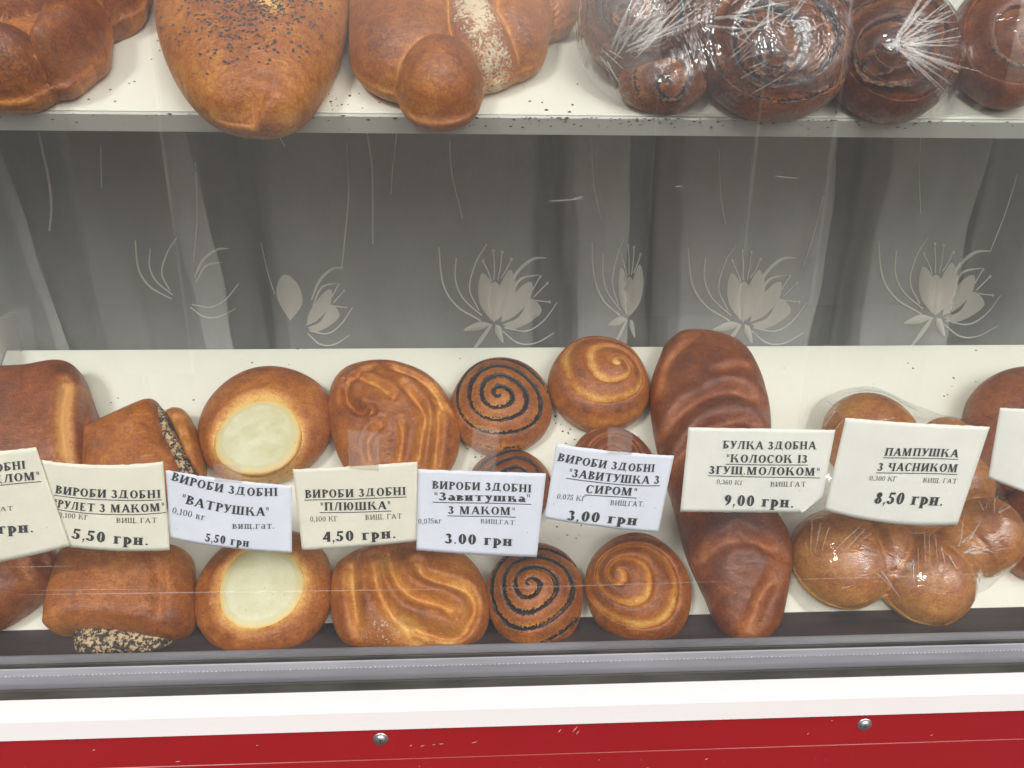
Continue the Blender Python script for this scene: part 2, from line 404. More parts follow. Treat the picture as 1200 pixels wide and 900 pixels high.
# glass pane
pane = empty('shop_window', (0, GY, z_w_top))
vs, fs = bev_box(XA, XB, GY-.002, GY+.002, zb-.008, ztop, .0002)
mesh('pane', local(vs, pane), fs, GLASS, pane, smooth=False)
def ribbon_px(pts, wpx, y, taper=True):
    P = [on_y(a, b, y) for a, b in pts]; k = y/FPX*1.05
    vs, fs = [], []; n = len(P)
    for i, p in enumerate(P):
        d = (P[min(i+1, n-1)]-P[max(i-1, 0)]).normalized(); q = Vector((-d.z, 0, d.x))
        t = i/(n-1); ww = wpx*k*.5*(min(1, 4*t*(1-t)+.15) if taper else 1)
        vs += [p+q*ww, p-q*ww]
    for i in range(n-1): fs.append((2*i, 2*i+1, 2*i+3, 2*i+2))
    return vs, fs
def join(parts):
    vs, fs = [], []
    for v, f in parts:
        b = len(vs); vs += list(v); fs += [tuple(i+b for i in q) for q in f]
    return vs, fs
sc = []  # pale ribbons painting a reflected edge line on the glass, plus short marks
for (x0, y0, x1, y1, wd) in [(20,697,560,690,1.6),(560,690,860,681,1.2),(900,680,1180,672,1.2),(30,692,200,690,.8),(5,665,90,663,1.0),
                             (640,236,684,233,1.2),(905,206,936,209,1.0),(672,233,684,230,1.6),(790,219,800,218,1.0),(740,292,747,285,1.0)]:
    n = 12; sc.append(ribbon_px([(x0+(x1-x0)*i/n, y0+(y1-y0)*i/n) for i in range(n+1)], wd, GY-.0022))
for v_, f_ in sc: mesh('reflection_line', local(v_, pane), f_, REFL_LINE, pane, smooth=False)
tag(pane, 'clear vertical window glass in front of the shelves', 'window glass')

# ------------------------------------------------------------------ case: shelves, sides, back
def shelf(name, O, length, th, x0, x1, label):
    e = empty(name, O, TILT)
    vs, fs = bev_box(x0, x1, .0006, length, -th+.0004, 0, .0006)
    mesh('board', vs, fs, SHELF_M, e, smooth=False)
    vs, fs = bev_box(x0, x1, -.0022, .0, -th, -.0003, .0007)
    mesh('edge_strip', vs, fs, EDGE_M, e, smooth=False)
    tag(e, label, 'shelf'); return e
xl = on_y(8, 409, BACK_Y).x
shelf('display_shelf', LOW, LLEN, .016, xl, XB-.02, 'lower white tilted shelf holding the two rows of small buns')
th_up = .0145
UE = shelf('display_shelf', UPP, .24, th_up, XA+.01, XB-.02, 'upper white tilted shelf with dirty front edge greyed as in shade')
# grime along the upper edge
dv, df_ = [], []
for k in range(300):
    x = rg.uniform(-.34, .40)
    if rg.random() < .5 and not (-.02 < x < .13): x = rg.uniform(-.02, .30)
    s = abs(rg.gauss(0, .00035))+.00022; z = -rg.random()**3*.008-.0002; b = len(dv)
    for (dx, dz, dy) in ((-s*1.7,0,0),(0,-s*.7,0),(s*1.7,0,0),(0,s*.7,0),(0,0,-s*.5)): dv.append((x+dx, -.0023+dy, z+dz))
    for q in range(4): df_.append((b+q, b+(q+1) % 4, b+4))
tag(mesh('grime', dv, df_, simple('rusty_crumbs', (.10,.05,.025), .8), UE), kind='stuff')
# side panel on the left, back board, top board
def board(name, x0, x1, y0, y1, z0, z1, mat, label, cat):
    vs, fs = bev_box(x0, x1, y0, y1, z0, z1, .001)
    o = mesh(name, [(x-x0, y-y0, z-z0) for x, y, z in vs], fs, mat, loc=(x0, y0, z0), smooth=False)
    tag(o, label, cat); return o
board('side_panel', xl-.006, xl-.0010, SHELF_Y+.03, CURT_Y+.03, zi0-.03, LOW.z+.19, SIDE_M, 'pale side board at the left end of the lower shelf', 'board')
board('back_board', XA, XB, CURT_Y+.16, CURT_Y+.17, zi0-.1, ztop+.02, BACK_M, 'dark board closing the case behind the sheer curtain', 'board')
board('case_roof', XA, XB, GY+.031, CURT_Y+.16, ztop, ztop+.02, SIDE_M, 'pale board roofing the display case above the frame', 'board')
board('case_wall', XA-.02, XA-.001, GY-.02, CURT_Y+.17, .1, ztop+.05, SIDE_M, 'outer left wall of the display case', 'wall')
board('case_wall', XB+.001, XB+.02, GY-.02, CURT_Y+.17, .1, ztop+.05, SIDE_M, 'outer right wall of the display case', 'wall')

h_ = empty('reflection_board', (1.05, -2.4, 0))  # boards added behind the camera only to reflect as pale patches in the glass
HM = paint_mat('pale_board_paint', (.86,.82,.84), .6, .5); PM = simple('post_wood', (.20,.15,.11), .7)
for xa_, xb_, za_, zb_ in ((-.30,.10,.55,2.1), (.12,.42,.42,2.1), (.44,1.1,.60,2.3), (-2.6,-2.25,.3,1.9)):
    v_, f_ = bev_box(xa_, xb_, 0, .03, za_, zb_, .003); mesh('board', v_, f_, HM, h_, smooth=False)
for xa_ in (-.25, .5, .95, -2.55, -2.33):
    v_, f_ = bev_box(xa_, xa_+.07, -.072, -.002, 0, 2.0, .004); mesh('post', v_, f_, PM, h_, smooth=False)
tag(h_, 'pale boards on posts added out of view to put a faint reflection in the glass', 'reflection_board')
# ------------------------------------------------------------------ curtain
cx = [(-260,.012,30),(-120,.0,35),(10,.004,42),(47,-.003,42),(24,.011,42),(66,.004,42),(100,.0,40),(135,.014,40),(172,.010,30),(204,.004,30),(236,-.004,28),(254,-.002,26),
      (232,.010,27),(212,.014,28),(262,.026,20),(286,.036,15),(302,.020,12),(318,.002,8),(380,-.003,4),(450,.003,0),(530,-.002,0),(600,.003,0),(624,.004,2),
      (636,.026,6),(655,.034,12),(670,.006,14),(700,-.004,12),(736,-.002,12),(712,.010,12),(678,.012,14),(740,.030,12),(764,.034,12),(782,.006,10),(860,-.003,4),(930,.0,-2),(966,.001,-2),
      (920,.012,0),(800,.012,8),(905,.024,0),(985,.036,4),(1006,.034,4),(1020,.004,0),(1080,-.003,0),(1130,.0,-8),(1080,.012,-4),(1030,.013,0),(1120,.026,-6),(1160,.036,-18),(1185,.020,-25),(1215,.0,-25),(1300,-.003,-20),(1420,.006,0)]
def catmull(P, n):
    P = np.array(P, float); P = np.vstack([2*P[0]-P[1], P, 2*P[-1]-P[-2]]); out = []
    for i in range(1, len(P)-2):
        for k in range(n):
            t = k/n; a, b, c, d = P[i-1], P[i], P[i+1], P[i+2]
            out.append(.5*((2*b)+(-a+c)*t+(2*a-5*b+4*c-d)*t*t+(-a+3*b-3*c+d)*t**3))
    out.append(P[-2]); return np.array(out)
cc = catmull(cx, 8)
rows = 60
zt, zbm = UPP.z+.24, LOW.z+LLEN*SN-.05
z150, z405 = zrow(150, CURT_Y), zrow(405, CURT_Y)
vs = []
for j in range(rows+1):
    z = zt+(zbm-zt)*j/rows; dd = (z150-z)/(z150-z405) - .59
    for i, (px, yo, sl) in enumerate(cc):
        x = on_y(px+sl*dd, 300, CURT_Y).x
        x += .0015*math.sin(z*31+i*.13) + .001*math.sin(z*70+i*.07)
        vs.append((x, CURT_Y + yo*.8 + .0015*math.sin(x*60+z*22) + .001*math.sin(x*150-z*35), z))
nC = len(cc)
fs = [(j*nC+i, j*nC+i+1, (j+1)*nC+i+1, (j+1)*nC+i) for j in range(rows) for i in range(nC-1)]
curt = empty('curtain', (0, CURT_Y, zbm))
mesh('voile', local(vs, curt), fs, SHEER, curt)
fine_vs = vs; fine_fs = fs
for a_, b_ in ((-200, 12), (72, 232), (310, 630), (664, 738), (780, 962), (1016, 1126), (1168, 1330)):
    lv, lf = [], []; nn = 40
    for j in range(rows+1):
        z = zt+(zbm-zt)*j/rows; dd = (z150-z)/(z150-z405)-.59
        for i in range(nn+1):
            px = a_+(b_-a_)*i/nn; sl = 28*max(0, 1-px/500)-18*max(0, (px-900)/300)
            x = on_y(px+sl*dd, 300, CURT_Y).x+.002*math.sin(z*26+a_)
            lv.append((x, CURT_Y+.046+.004*math.sin(i*.45+a_)+.002*math.sin(i*1.1+z*20), z))
    lf = [(j*(nn+1)+i, j*(nn+1)+i+1, (j+1)*(nn+1)+i+1, (j+1)*(nn+1)+i) for j in range(rows) for i in range(nn)]
    mesh('voile', local(lv, curt), lf, SHEER, curt)
bvh_c = BVHTree.FromPolygons([Vector(v) for v in vs], fs)
def on_curtain(px, py, off=.0008):
    d = ray(px, py); h = bvh_c.ray_cast(CAM, d.normalized())
    y = (h[0].y if h[0] else CURT_Y) - off
    y = min(y, CURT_Y+.012)
    return on_y(px, py, y)
def crib(pts, w, taper=1.0, n=10, off=.0012):
    q = catmull([(a, b) for a, b in pts], n) if len(pts) > 2 else np.array([np.array(pts[0])+(np.array(pts[1])-np.array(pts[0]))*i/n for i in range(n+1)])
    vs, fs = [], []; m = len(q)
    for i in range(m):
        d = q[min(i+1, m-1)]-q[max(i-1, 0)]; d = d/(np.hypot(*d)+1e-9); nn = np.array((-d[1], d[0]))
        t = i/(m-1); ww = w*.5*((1-taper)+taper*max(.12, math.sin(math.pi*min(1, t*.85+.12))))
        for s in (-1, 0, 1):
            p = q[i]+nn*ww*s; vs.append(on_curtain(p[0], p[1], off+(.0005 if s == 0 else 0)))
    for i in range(m-1):
        for s in (0, 1): fs.append((3*i+s, 3*i+s+1, 3*i+s+4, 3*i+s+3))
    return vs, fs
def cpet(pts, off=.0014):
    q = catmull(list(pts)+[pts[0]], 7)[:-1]; c = q.mean(0); m = len(q)
    vs = [on_curtain(c[0], c[1], off+.0012)]
    for f in (.55, 1.0):
        for p in q: e = c+(p-c)*f; vs.append(on_curtain(e[0], e[1], off+(.0009 if f < 1 else 0)))
    fs = [(0, 1+i, 1+(i+1) % m) for i in range(m)] + [(1+i, 1+m+i, 1+m+(i+1) % m, 1+(i+1) % m) for i in range(m)]
    out = crib(list(pts)+[pts[0]], 1.1, 0, 5, off+.0012)
    return (vs, fs), out
def motif(bx, by, sx=1.0, outline=False, parts=('a','b','c','d'), lw=1.7, sy=1.0):
    T = lambda L: [(bx+a*sx, by+b*sy) for a, b in L]
    fill, line, outl = [], [], []
    def P(L):
        a, b = cpet(T(L)); fill.append(a); outl.append(b)
    if 'a' in parts:
        P([(0,-2),(-14,-20),(-17,-40),(-12,-58),(0,-45),(2,-20)]); P([(6,-2),(24,-18),(31,-42),(24,-62),(12,-46),(5,-22)])
        P([(3,0),(-7,-18),(-6,-36),(4,-48),(14,-36),(14,-16)])
        for s, e in (((0,-48),(-11,-72)),((3,-50),(2,-84)),((8,-50),(13,-82)),((12,-52),(25,-74))):
            line.append(crib(T([s, ((s[0]+e[0])/2+1, (s[1]+e[1])/2), e]), lw*.8, 0, 4)); ex, ey = e
            a, _ = cpet(T([(ex-2.3,ey),(ex,ey-2.6),(ex+2.3,ey),(ex,ey+2.4)])); fill.append(a)
        P([(0,2),(-16,-1),(-36,9),(-16,9)]); P([(5,2),(12,6),(15,24),(5,12)])
        fill.append(crib(T([(0,2),(-12,18),(-28,38)]), 5*sx, .7))
    if 'b' in parts:
        line += [crib(T([(-14,-2),(-45,-20),(-62,-46),(-67,-88)]), lw*1.3, .4), crib(T([(-12,-8),(-36,-28),(-46,-50),(-45,-76)]), lw*1.1, .4), crib(T([(-16,-14),(-28,-40),(-20,-70),(-6,-92)]), lw, .4)]
    if 'c' in parts:
        P([(12,0),(18,-20),(40,-44),(52,-46),(48,-26),(30,-8)]); P([(14,2),(34,-6),(50,-28),(64,-14),(48,0),(26,8)])
        for s, e in (((52,-38),(62,-54)),((54,-30),(71,-46)),((56,-26),(74,-24))):
            line.append(crib(T([s, e]), lw*.8, 0, 4)); ex, ey = e
            a, _ = cpet(T([(ex-2,ey),(ex,ey-2.2),(ex+2,ey),(ex,ey+2)])); fill.append(a)
    if 'd' in parts:
        line += [crib(T([(20,-34),(32,-58),(52,-74),(70,-76)]), 4.2*sx, .8), crib(T([(22,-26),(36,-50),(60,-56)]), 3.2*sx, .8),
                 crib(T([(16,6),(44,10),(66,-2),(84,-24)]), lw, .5), crib(T([(14,10),(34,24),(56,24),(80,12)]), lw, .5)]
    f = mesh('embroidered_flower', local(join(fill)[0], curt), join(fill)[1], SATIN, curt)
    for v, q in line: mesh('embroidered_tendril', local(v, curt), q, SATIN_THIN, curt)
    if outl: v, q = join(outl); mesh('stitched_outline', local(v, f), q, THREAD if outline else SATIN_EDGE, curt).location = (0, 0, 0)
motif(350, 382, .75, False, ('c','d'), sy=.9)
motif(1093, 370, .95)
motif(576, 378, .92, True)
motif(868, 378, .92, False)
motif(735, 372, .62, False, ('a','b'))
motif(212, 352, .80, True, ('b','d'), sy=.8)
a, b_ = cpet([(340,376),(325,350),(326,330),(336,322),(350,335),(354,356)]); v, q = join([a]); mesh('embroidered_flower', local(v, curt), q, SATIN, curt)
ln = []
for pts, wd in (([(407,170),(408,230),(403,290),(400,316)],1.6), ([(430,155),(436,200),(437,286)],2.2), ([(527,165),(530,205),(542,256)],1.6), ([(693,160),(696,215),(704,256)],1.5),
                ([(842,170),(845,230),(850,262)],1.5), ([(1080,150),(1077,200),(1079,250)],1.4), ([(1192,205),(1178,250),(1160,296)],1.5), ([(965,230),(952,280),(941,312)],1.3),
                ([(45,155),(56,205),(60,240),(58,271)],3.2), ([(229,190),(231,250),(227,306)],1.7), ([(465,155),(460,200),(458,228)],1.2), ([(306,285),(314,320),(322,345)],1.2), ([(325,155),(334,172)],1.2), ([(118,170),(119,220)],2.0)):
    ln.append(crib(pts, wd, .35))
for v, q in ln: mesh('hanging_tendril', local(v, curt), q, SATIN_THIN, curt)
tag(curt, 'sheer grey curtain embroidered with pale flowers hanging behind the shelves', 'curtain')

# ------------------------------------------------------------------ breads
def interp_closed(ang, rad, th):
    o = np.argsort(ang); a = ang[o]; r = rad[o]
    a = np.concatenate([a-math.tau, a, a+math.tau]); r = np.concatenate([r, r, r])
    return np.interp(th, a, r)
def lumps(x, y, sc, seed, n=5):
    g = np.random.default_rng(seed); z = 0
    for k in range(n):
        a = g.uniform(0, math.tau); f = sc*g.uniform(.6, 1.6); z = z + np.sin((x*math.cos(a)+y*math.sin(a))*f + g.uniform(0, 6.28))
    return z/n
def seg_dist(X, Y, pts, rads=None):
    D = np.full(X.shape, 1e9); RR = np.zeros(X.shape)
    if len(pts) == 1:
        return np.hypot(X-pts[0][0], Y-pts[0][1]), np.full(X.shape, rads[0] if rads is not None else 1)
    for k in range(len(pts)-1):
        ax, ay = pts[k]; bx, by = pts[k+1]; dx, dy = bx-ax, by-ay; L = dx*dx+dy*dy+1e-12
        t = np.clip(((X-ax)*dx+(Y-ay)*dy)/L, 0, 1); d = np.hypot(X-ax-t*dx, Y-ay-t*dy)
        if rads is None: D = np.minimum(D, d)
        else:
            r = rads[k]+(rads[k+1]-rads[k])*t; better = d/r < D/np.where(RR > 0, RR, 1) if k else np.ones(X.shape, bool)
            D = np.where(better, d, D); RR = np.where(better, r, RR)
    return D, RR
def smooth_pts(pts, n=6):
    if len(pts) < 3: return [tuple(p) for p in pts]
    return [tuple(p) for p in catmull(pts, n)]
class Shape: pass
WEDGE = 0.0
def polar_mesh(Rf, hf, z0, nr, nt_, under=.16):
    th = np.linspace(0, math.tau, nt_, endpoint=False); Rt = Rf(th)
    rho = np.sin(np.linspace(0, 1, nr+1)[1:]*math.pi/2)
    RH, TH = np.meshgrid(rho, th, indexing='ij')
    X = RH*Rt*np.cos(TH); Y = RH*Rt*np.sin(TH)
    X = np.concatenate([[0], X.ravel()]); Y = np.concatenate([[0], Y.ravel()])
    RHf = np.concatenate([[0], RH.ravel()]); THf = np.concatenate([[0], TH.ravel()])
    h, at = hf(X, Y, RHf, THf)
    Z = z0+h
    nsk = 7; sx, sy, sz = [], [], []
    for k in range(1, nsk+1):
        p = k/nsk*math.pi/2; rr = 1-under*(1-math.cos(p)); zz = z0*(1-math.sin(p))
        sx.append(Rt*rr*np.cos(th)); sy.append(Rt*rr*np.sin(th)); sz.append(np.full(nt_, zz))
    X = np.concatenate([X]+sx+[[0]]); Y = np.concatenate([Y]+sy+[[0]]); Z = np.concatenate([Z]+sz+[[float(np.mean(sz[-1]))]])
    if WEDGE:
        for k in range(nsk): sz[k] = sz[k]-WEDGE*(sy[k]-sy[k].min())*((k+1)/nsk)
    ntot = nr+nsk
    for k in at:
        last = at[k][1+(nr-1)*nt_:1+nr*nt_]
        at[k] = np.concatenate([at[k]]+[last*(1-.0*q)+(-.12*q/nsk if k == 'bake' else 0) for q in range(1, nsk+1)]+[[0.5]])
    fs = [(0, 1+i, 1+(i+1) % nt_) for i in range(nt_)]
    for r in range(ntot-1):
        a = 1+r*nt_
        for i in range(nt_):
            j = (i+1) % nt_; fs.append((a+i, a+nt_+i, a+nt_+j, a+j))
    c = len(X)-1; a = 1+(ntot-1)*nt_
    fs += [(c, a+(i+1) % nt_, a+i) for i in range(nt_)]
    return np.stack([X, Y, Z], 1), fs, at

def groove_apply(h, bake, X, Y, grooves, cu, cv, hr, O):
    for g in grooves:
        pts, wd, dp = g[0], g[1]*1.45, g[2]*1.0; pale = g[3] if len(g) > 3 else .45
        P = smooth_pts([(a-cu, b-cv) for a, b in (uv(x, y, hr, O) for x, y in pts)])
        d = seg_dist(X, Y, P)[0] if len(P) == 1 else seg_dist(X, Y, P)
        d = d[0] if isinstance(d, tuple) else d
        # fade the ends of the cut
        e = np.minimum(np.hypot(X-P[0][0], Y-P[0][1]), np.hypot(X-P[-1][0], Y-P[-1][1]))
        fade = np.clip(e/(wd*2.2)+.15, 0, 1)
        s = np.exp(-(d/wd)**2)*fade
        lip = np.exp(-((d-wd*2.0)/(wd*1.3))**2)*fade
        h = h - dp*s + dp*.16*lip; bake = bake - pale*np.exp(-(d/(wd*1.7))**2)*fade*.9 + .10*lip
    return h, bake
def fix_seg(X, Y, P): return seg_dist(X, Y, P)

def outline_bread(name, outline, H, mat, n=2.0, ex=.5, grooves=(), O=LOW, parent=None, center=None, bake0=.55, seed=1, nr=90, nt_=180, poppy=None, flour=None, lump=.0012, z0f=.34, extra=None, lift=0, base=None, under=.16):
    hr = H*z0f + lift
    P = np.array([uv(x, y, hr, O) for x, y in outline])
    if base is None:
        c = np.array(uv(center[0], center[1], hr, O)) if center else P.mean(0)
    else: c = np.array(base)
    Q = catmull(list(P)+[P[0]], 10)[:-1]-c if center is None or True else P-c
    th = np.arctan2(Q[:, 1], Q[:, 0]); rr = np.hypot(Q[:, 0], Q[:, 1])
    Rf = lambda t: interp_closed(th, rr, np.where(t > math.pi, t-math.tau, t))
    z0 = H*z0f
    def hf(X, Y, RH, TH):
        h = (H-z0)*np.maximum(0, 1-RH**n)**ex
        bake = bake0 + .30*(h/(H-z0)-.55) + .10*lumps(X, Y, 60, seed+9)
        h = h + lump*lumps(X, Y, 90, seed)*(1-RH**4) + lump*.4*lumps(X, Y, 260, seed+3)*(1-RH**4)
        h, bake = groove_apply(h, bake, X, Y, grooves, c[0], c[1], hr+H*.4, O)
        at = {'bake': bake, 'poppy': np.zeros_like(X) if poppy is None else poppy(X, Y, RH), 'flour': np.zeros_like(X) if flour is None else flour(X, Y, RH)}
        if extra: h = extra(h, X, Y, RH, TH, at)
        edge = np.clip((1-RH)*14, 0, 1); h = h*edge + (1-edge)*np.maximum(0, h)*1
        return h, at
    v, f, at = polar_mesh(Rf, hf, z0, nr, nt_, under)
    if lift: v[:, 2] += lift
    kw = dict(attrs=at)
    if parent is None:
        o = mesh(name, v, f, mat, None, loc=O+Vector((c[0], 0, 0))+V*c[1], rotx=TILT, **kw)
    else:
        off = Vector((c[0], c[1], 0))-Vector(parent['uv']) ; v = v+np.array(off)
        o = mesh(name, v, f, mat, parent, **kw)
    o_v = v
    return o, v, f, c
def strand_bread(name, strands, H, mat, center, O=LOW, parent=None, bake0=.55, seed=1, nr=100, nt_=220, z0f=.30, seam=.07, seamd=.12, pale=.5, grooves=(), poppy=None, flour=None, floor=.25, lump=.001):
    """strands: (px points, px radii, height factor)"""
    hr = H*z0f
    c = np.array(uv(*center, hr, O)); S = []
    u0, v0 = uv(center[0]-50, center[1], hr, O); u1, v1 = uv(center[0]+50, center[1], hr, O)
    for pts, rads, hf_ in strands:
        P = [np.array(uv(x, y, hr, O))-c for x, y in pts]
        rr = []
        for (x, y), r in zip(pts, rads):
            a = uv(x-10, y, hr, O); b = uv(x+10, y, hr, O); s = (b[0]-a[0])/20; rr.append(r*s)
        S.append((P, rr, hf_))
    def Rf(t):
        rs = np.linspace(.002, .3, 900); out = np.full(t.shape, .004)
        X = np.outer(np.cos(t), rs); Y = np.outer(np.sin(t), rs)
        inside = np.zeros(X.shape, bool)
        for P, rr, _ in S:
            d, r = seg_dist(X, Y, P, rr); inside |= d < r
        last = np.array([rs[np.max(np.nonzero(row)[0])] if row.any() else .004 for row in inside])
        k = np.array([1, 2, 3, 2, 1])/9; ext = np.concatenate([last[-2:], last, last[:2]]); return np.convolve(ext, k, 'valid')
    z0 = H*z0f
    def hf(X, Y, RH, TH):
        hs = []
        for P, rr, hfac in S:
            d, r = seg_dist(X, Y, P, rr)
            hs.append((H-z0)*hfac*np.sqrt(np.maximum(0, 1-(d/r)**2)))
        hs = np.array(hs)
        if len(hs) > 1:
            so_ = np.sort(hs, 0); h1, h2 = so_[-1], so_[-2]
            k = H*.035; h = h1 + k*np.log(np.exp((hs-h1)/k).sum(0))-0
            sm = np.exp(-((h1-h2)/(H*seam))**2)*(h1 > H*.05)
        else: h = hs[0]; sm = 0*h; h1 = h
        h = np.maximum(h, (H-z0)*floor*np.maximum(0, 1-RH**3)**.5)
        fill = h/(H-z0)
        bake = bake0 + .30*(fill-.6) - pale*sm + .10*lumps(X, Y, 60, seed+9)
        h = h - H*seamd*sm + lump*lumps(X, Y, 90, seed)*(1-RH**4)
        h, bake = groove_apply(h, bake, X, Y, grooves, c[0], c[1], hr+H*.4, O)
        h = np.where(RH > .999, 0, np.maximum(h, 0))
        return h, {'bake': bake, 'poppy': np.zeros_like(X) if poppy is None else poppy(X, Y, RH, sm), 'flour': np.zeros_like(X) if flour is None else flour(X+c[0], Y+c[1], RH)}
    v, f, at = polar_mesh(Rf, hf, z0, nr, nt_)
    o = mesh(name, v, f, mat, parent, attrs=at, **({} if parent else dict(loc=O+Vector((c[0], 0, 0))+V*c[1], rotx=TILT)))
    return o, v, f, c
def holder(name, uvc, O):
    e = empty(name, O+Vector((uvc[0], 0, 0))+V*uvc[1], TILT); e['uv'] = (uvc[0], uvc[1], 0.0); return e

def spiral_bread(kind, cpx, rx, ry, spx, turns, H, mat, O=LOW, poppy=0.0, ridge=.0078, direction=1, phase=0, bake0=.62, seed=1, pale=.5, label='', cat='bun', group=None, cone=.25, nr=120, nt_=260, filling=True, fw=.0034):
    z0 = H*.32; hr = z0
    c = np.array(uv(*cpx, hr, O))
    RX = abs(uv(cpx[0]+rx, cpx[1], hr, O)[0]-uv(cpx[0]-rx, cpx[1], hr, O)[0])/2
    RY = abs(uv(cpx[0], cpx[1]-ry, hr, O)[1]-uv(cpx[0], cpx[1]+ry, hr, O)[1])/2
    sc_ = np.array(uv(*spx, H, O))-c
    g = np.random.default_rng(seed); ph = g.uniform(0, 6.28, 3)
    Rf = lambda t: 1/np.sqrt((np.cos(t)/RX)**2+(np.sin(t)/RY)**2)*(1+.018*np.sin(2*t+ph[0])+.016*np.sin(3*t+ph[1])+.010*np.sin(5*t+ph[2]))
    Rm = (RX+RY)/2; p = Rm/turns
    def cen(q): return sc_[0]*(1-q)**1, sc_[1]*(1-q)**1
    def phasef(X, Y, RH):
        # spiral coordinates about a centre that drifts back to the middle outwards
        q = RH.copy()
        for _ in range(6):
            a, b = cen(np.clip(q, 0, 1)); d = np.hypot(X-a, Y-b); q = .5*q+.5*np.clip(d/Rm, 0, 1.2)
        a, b = cen(np.clip(q, 0, 1)); dx, dy = X-a, Y-b
        r = np.hypot(dx, dy); t = np.arctan2(dy, dx)*direction
        rw = r*(1+.05*np.sin(2*t+ph[1])+.04*np.sin(3*t+ph[2]))
        return rw/p - t/math.tau + phase, r, t
    def hf(X, Y, RH, TH):
        f, r, t = phasef(X, Y, RH)
        fr = f-np.floor(f); prof = np.sqrt(np.maximum(0, 1-(2*fr**.62-1)**2))
        prof = prof**.75
        dome = (H-z0)*np.maximum(0, 1-RH**2.3)**.5 * (1-cone) + (H-z0)*cone*np.maximum(0, 1-r/Rm)
        edge = np.clip((1-RH)*7, 0, 1)
        amp = ridge*edge*np.clip(r/(p*.55), .35, 1)
        h = dome + amp*(prof-1) + .0009*lumps(X, Y, 120, seed)*edge
        gr = np.exp(-(np.minimum(fr, 1-fr)/.13)**2)*edge
        gin = (np.exp(-((fr-.86)/.17)**2)+.8*np.exp(-((fr+.14)/.17)**2))*edge
        bake = bake0+.22*(prof-.6)-pale*gin*(.7+.3*lumps(X, Y, 80, seed+5))+.10*lumps(X, Y, 50, seed+2)-.15*(1-edge)
        pp = poppy*(gr*1.25+.62*np.exp(-(np.minimum(fr, 1-fr)/.30)**2))*(.8+.4*lumps(X, Y, 70, seed+4))*np.clip(1.35-.75*r/Rm, .3, 1.1)
        return np.maximum(h, -z0*.3), {'bake': bake, 'poppy': np.clip(pp, 0, 1.3), 'flour': np.zeros_like(X)}
    e = holder(kind, c, O) if filling else None
    v, f, at = polar_mesh(Rf, hf, z0, nr, nt_)
    if filling: mesh('dough', v, f, mat, e, attrs=at)
    else: e = mesh(kind, v, f, mat, None, attrs=at, loc=O+Vector((c[0], 0, 0))+V*c[1], rotx=TILT)
    if filling:
        bt = BVHTree.FromPolygons([Vector(x) for x in v], f)
        vs, fs = [], []; m = 0; T = np.linspace(0, turns*math.tau*1.02, int(turns*60)); ok = []
        for tt in T:
            # radius where phase is an integer along angle tt
            k = tt
            r = p*((tt)/math.tau - phase)
            ok.append(r)
        path = []
        for tt, r in zip(T, ok):
            if r < p*.12: continue
            ang = tt*direction; wob = 1+.05*math.sin(2*tt+ph[1])+.04*math.sin(3*tt+ph[2]); r = r/wob
            q = min(1, r/Rm); a, b = cen(q); x, y = a+r*math.cos(ang), b+r*math.sin(ang)
            if math.hypot(x/RX, y/RY) > .93: continue
            hit = bt.ray_cast(Vector((x, y, .2)), Vector((0, 0, -1)))
            if hit[0]: path.append((x, y, hit[0].z))
        nn = 8
        for i, (x, y, z) in enumerate(path):
            a = path[max(i-1, 0)]; b = path[min(i+1, len(path)-1)]
            d = Vector((b[0]-a[0], b[1]-a[1], 0)).normalized(); s = Vector((-d.y, d.x, 0))
            w_ = fw*max(.05, .62+.62*math.sin(i*.13+seed)*math.sin(i*.047+1)+.25*math.sin(i*.41+seed)+.35*g.uniform(-1, 1))*min(1, i/6+.2)*min(1, (len(path)-i)/8)
            for k in range(nn):
                an = k/nn*math.tau; vs.append((x+s.x*w_*math.cos(an), y+s.y*w_*math.cos(an), z-.0003+w_*.40*math.sin(an)+g.uniform(-.0002, .0002)))
        for i in range(len(path)-1):
            for k in range(nn):
                j = (k+1) % nn; fs.append((i*nn+k, i*nn+j, (i+1)*nn+j, (i+1)*nn+k))
        mesh('poppy_filling', vs, fs, POPPY_DARK, e)
    tag(e, label, cat, group); return e, v, f, c

def seeds(parent_or_none, v, prob, n, seed, O_=None, org=None, r=.00055):
    g = np.random.default_rng(seed); m = len(v); idx = g.choice(m, n*1, p=prob/prob.sum()); vs, fs = [], []
    for i in idx:
        p = np.array(v[i])+np.append(g.normal(0, .0007, 2), .0001); a = g.uniform(0, 6.28); rr = r*g.uniform(.7, 1.25); b = len(vs)
        for q in range(5): A = a+q/5*math.tau; vs.append((p[0]+rr*1.25*math.cos(A), p[1]+rr*math.sin(A), p[2]))
        vs.append((p[0], p[1], p[2]+rr*.9))
        for q in range(5): fs.append((b+q, b+(q+1) % 5, b+5))
    return mesh('poppy_seeds', vs, fs, SEED, parent_or_none)
SEED = simple('poppy_seed', (.035,.032,.040), .6)
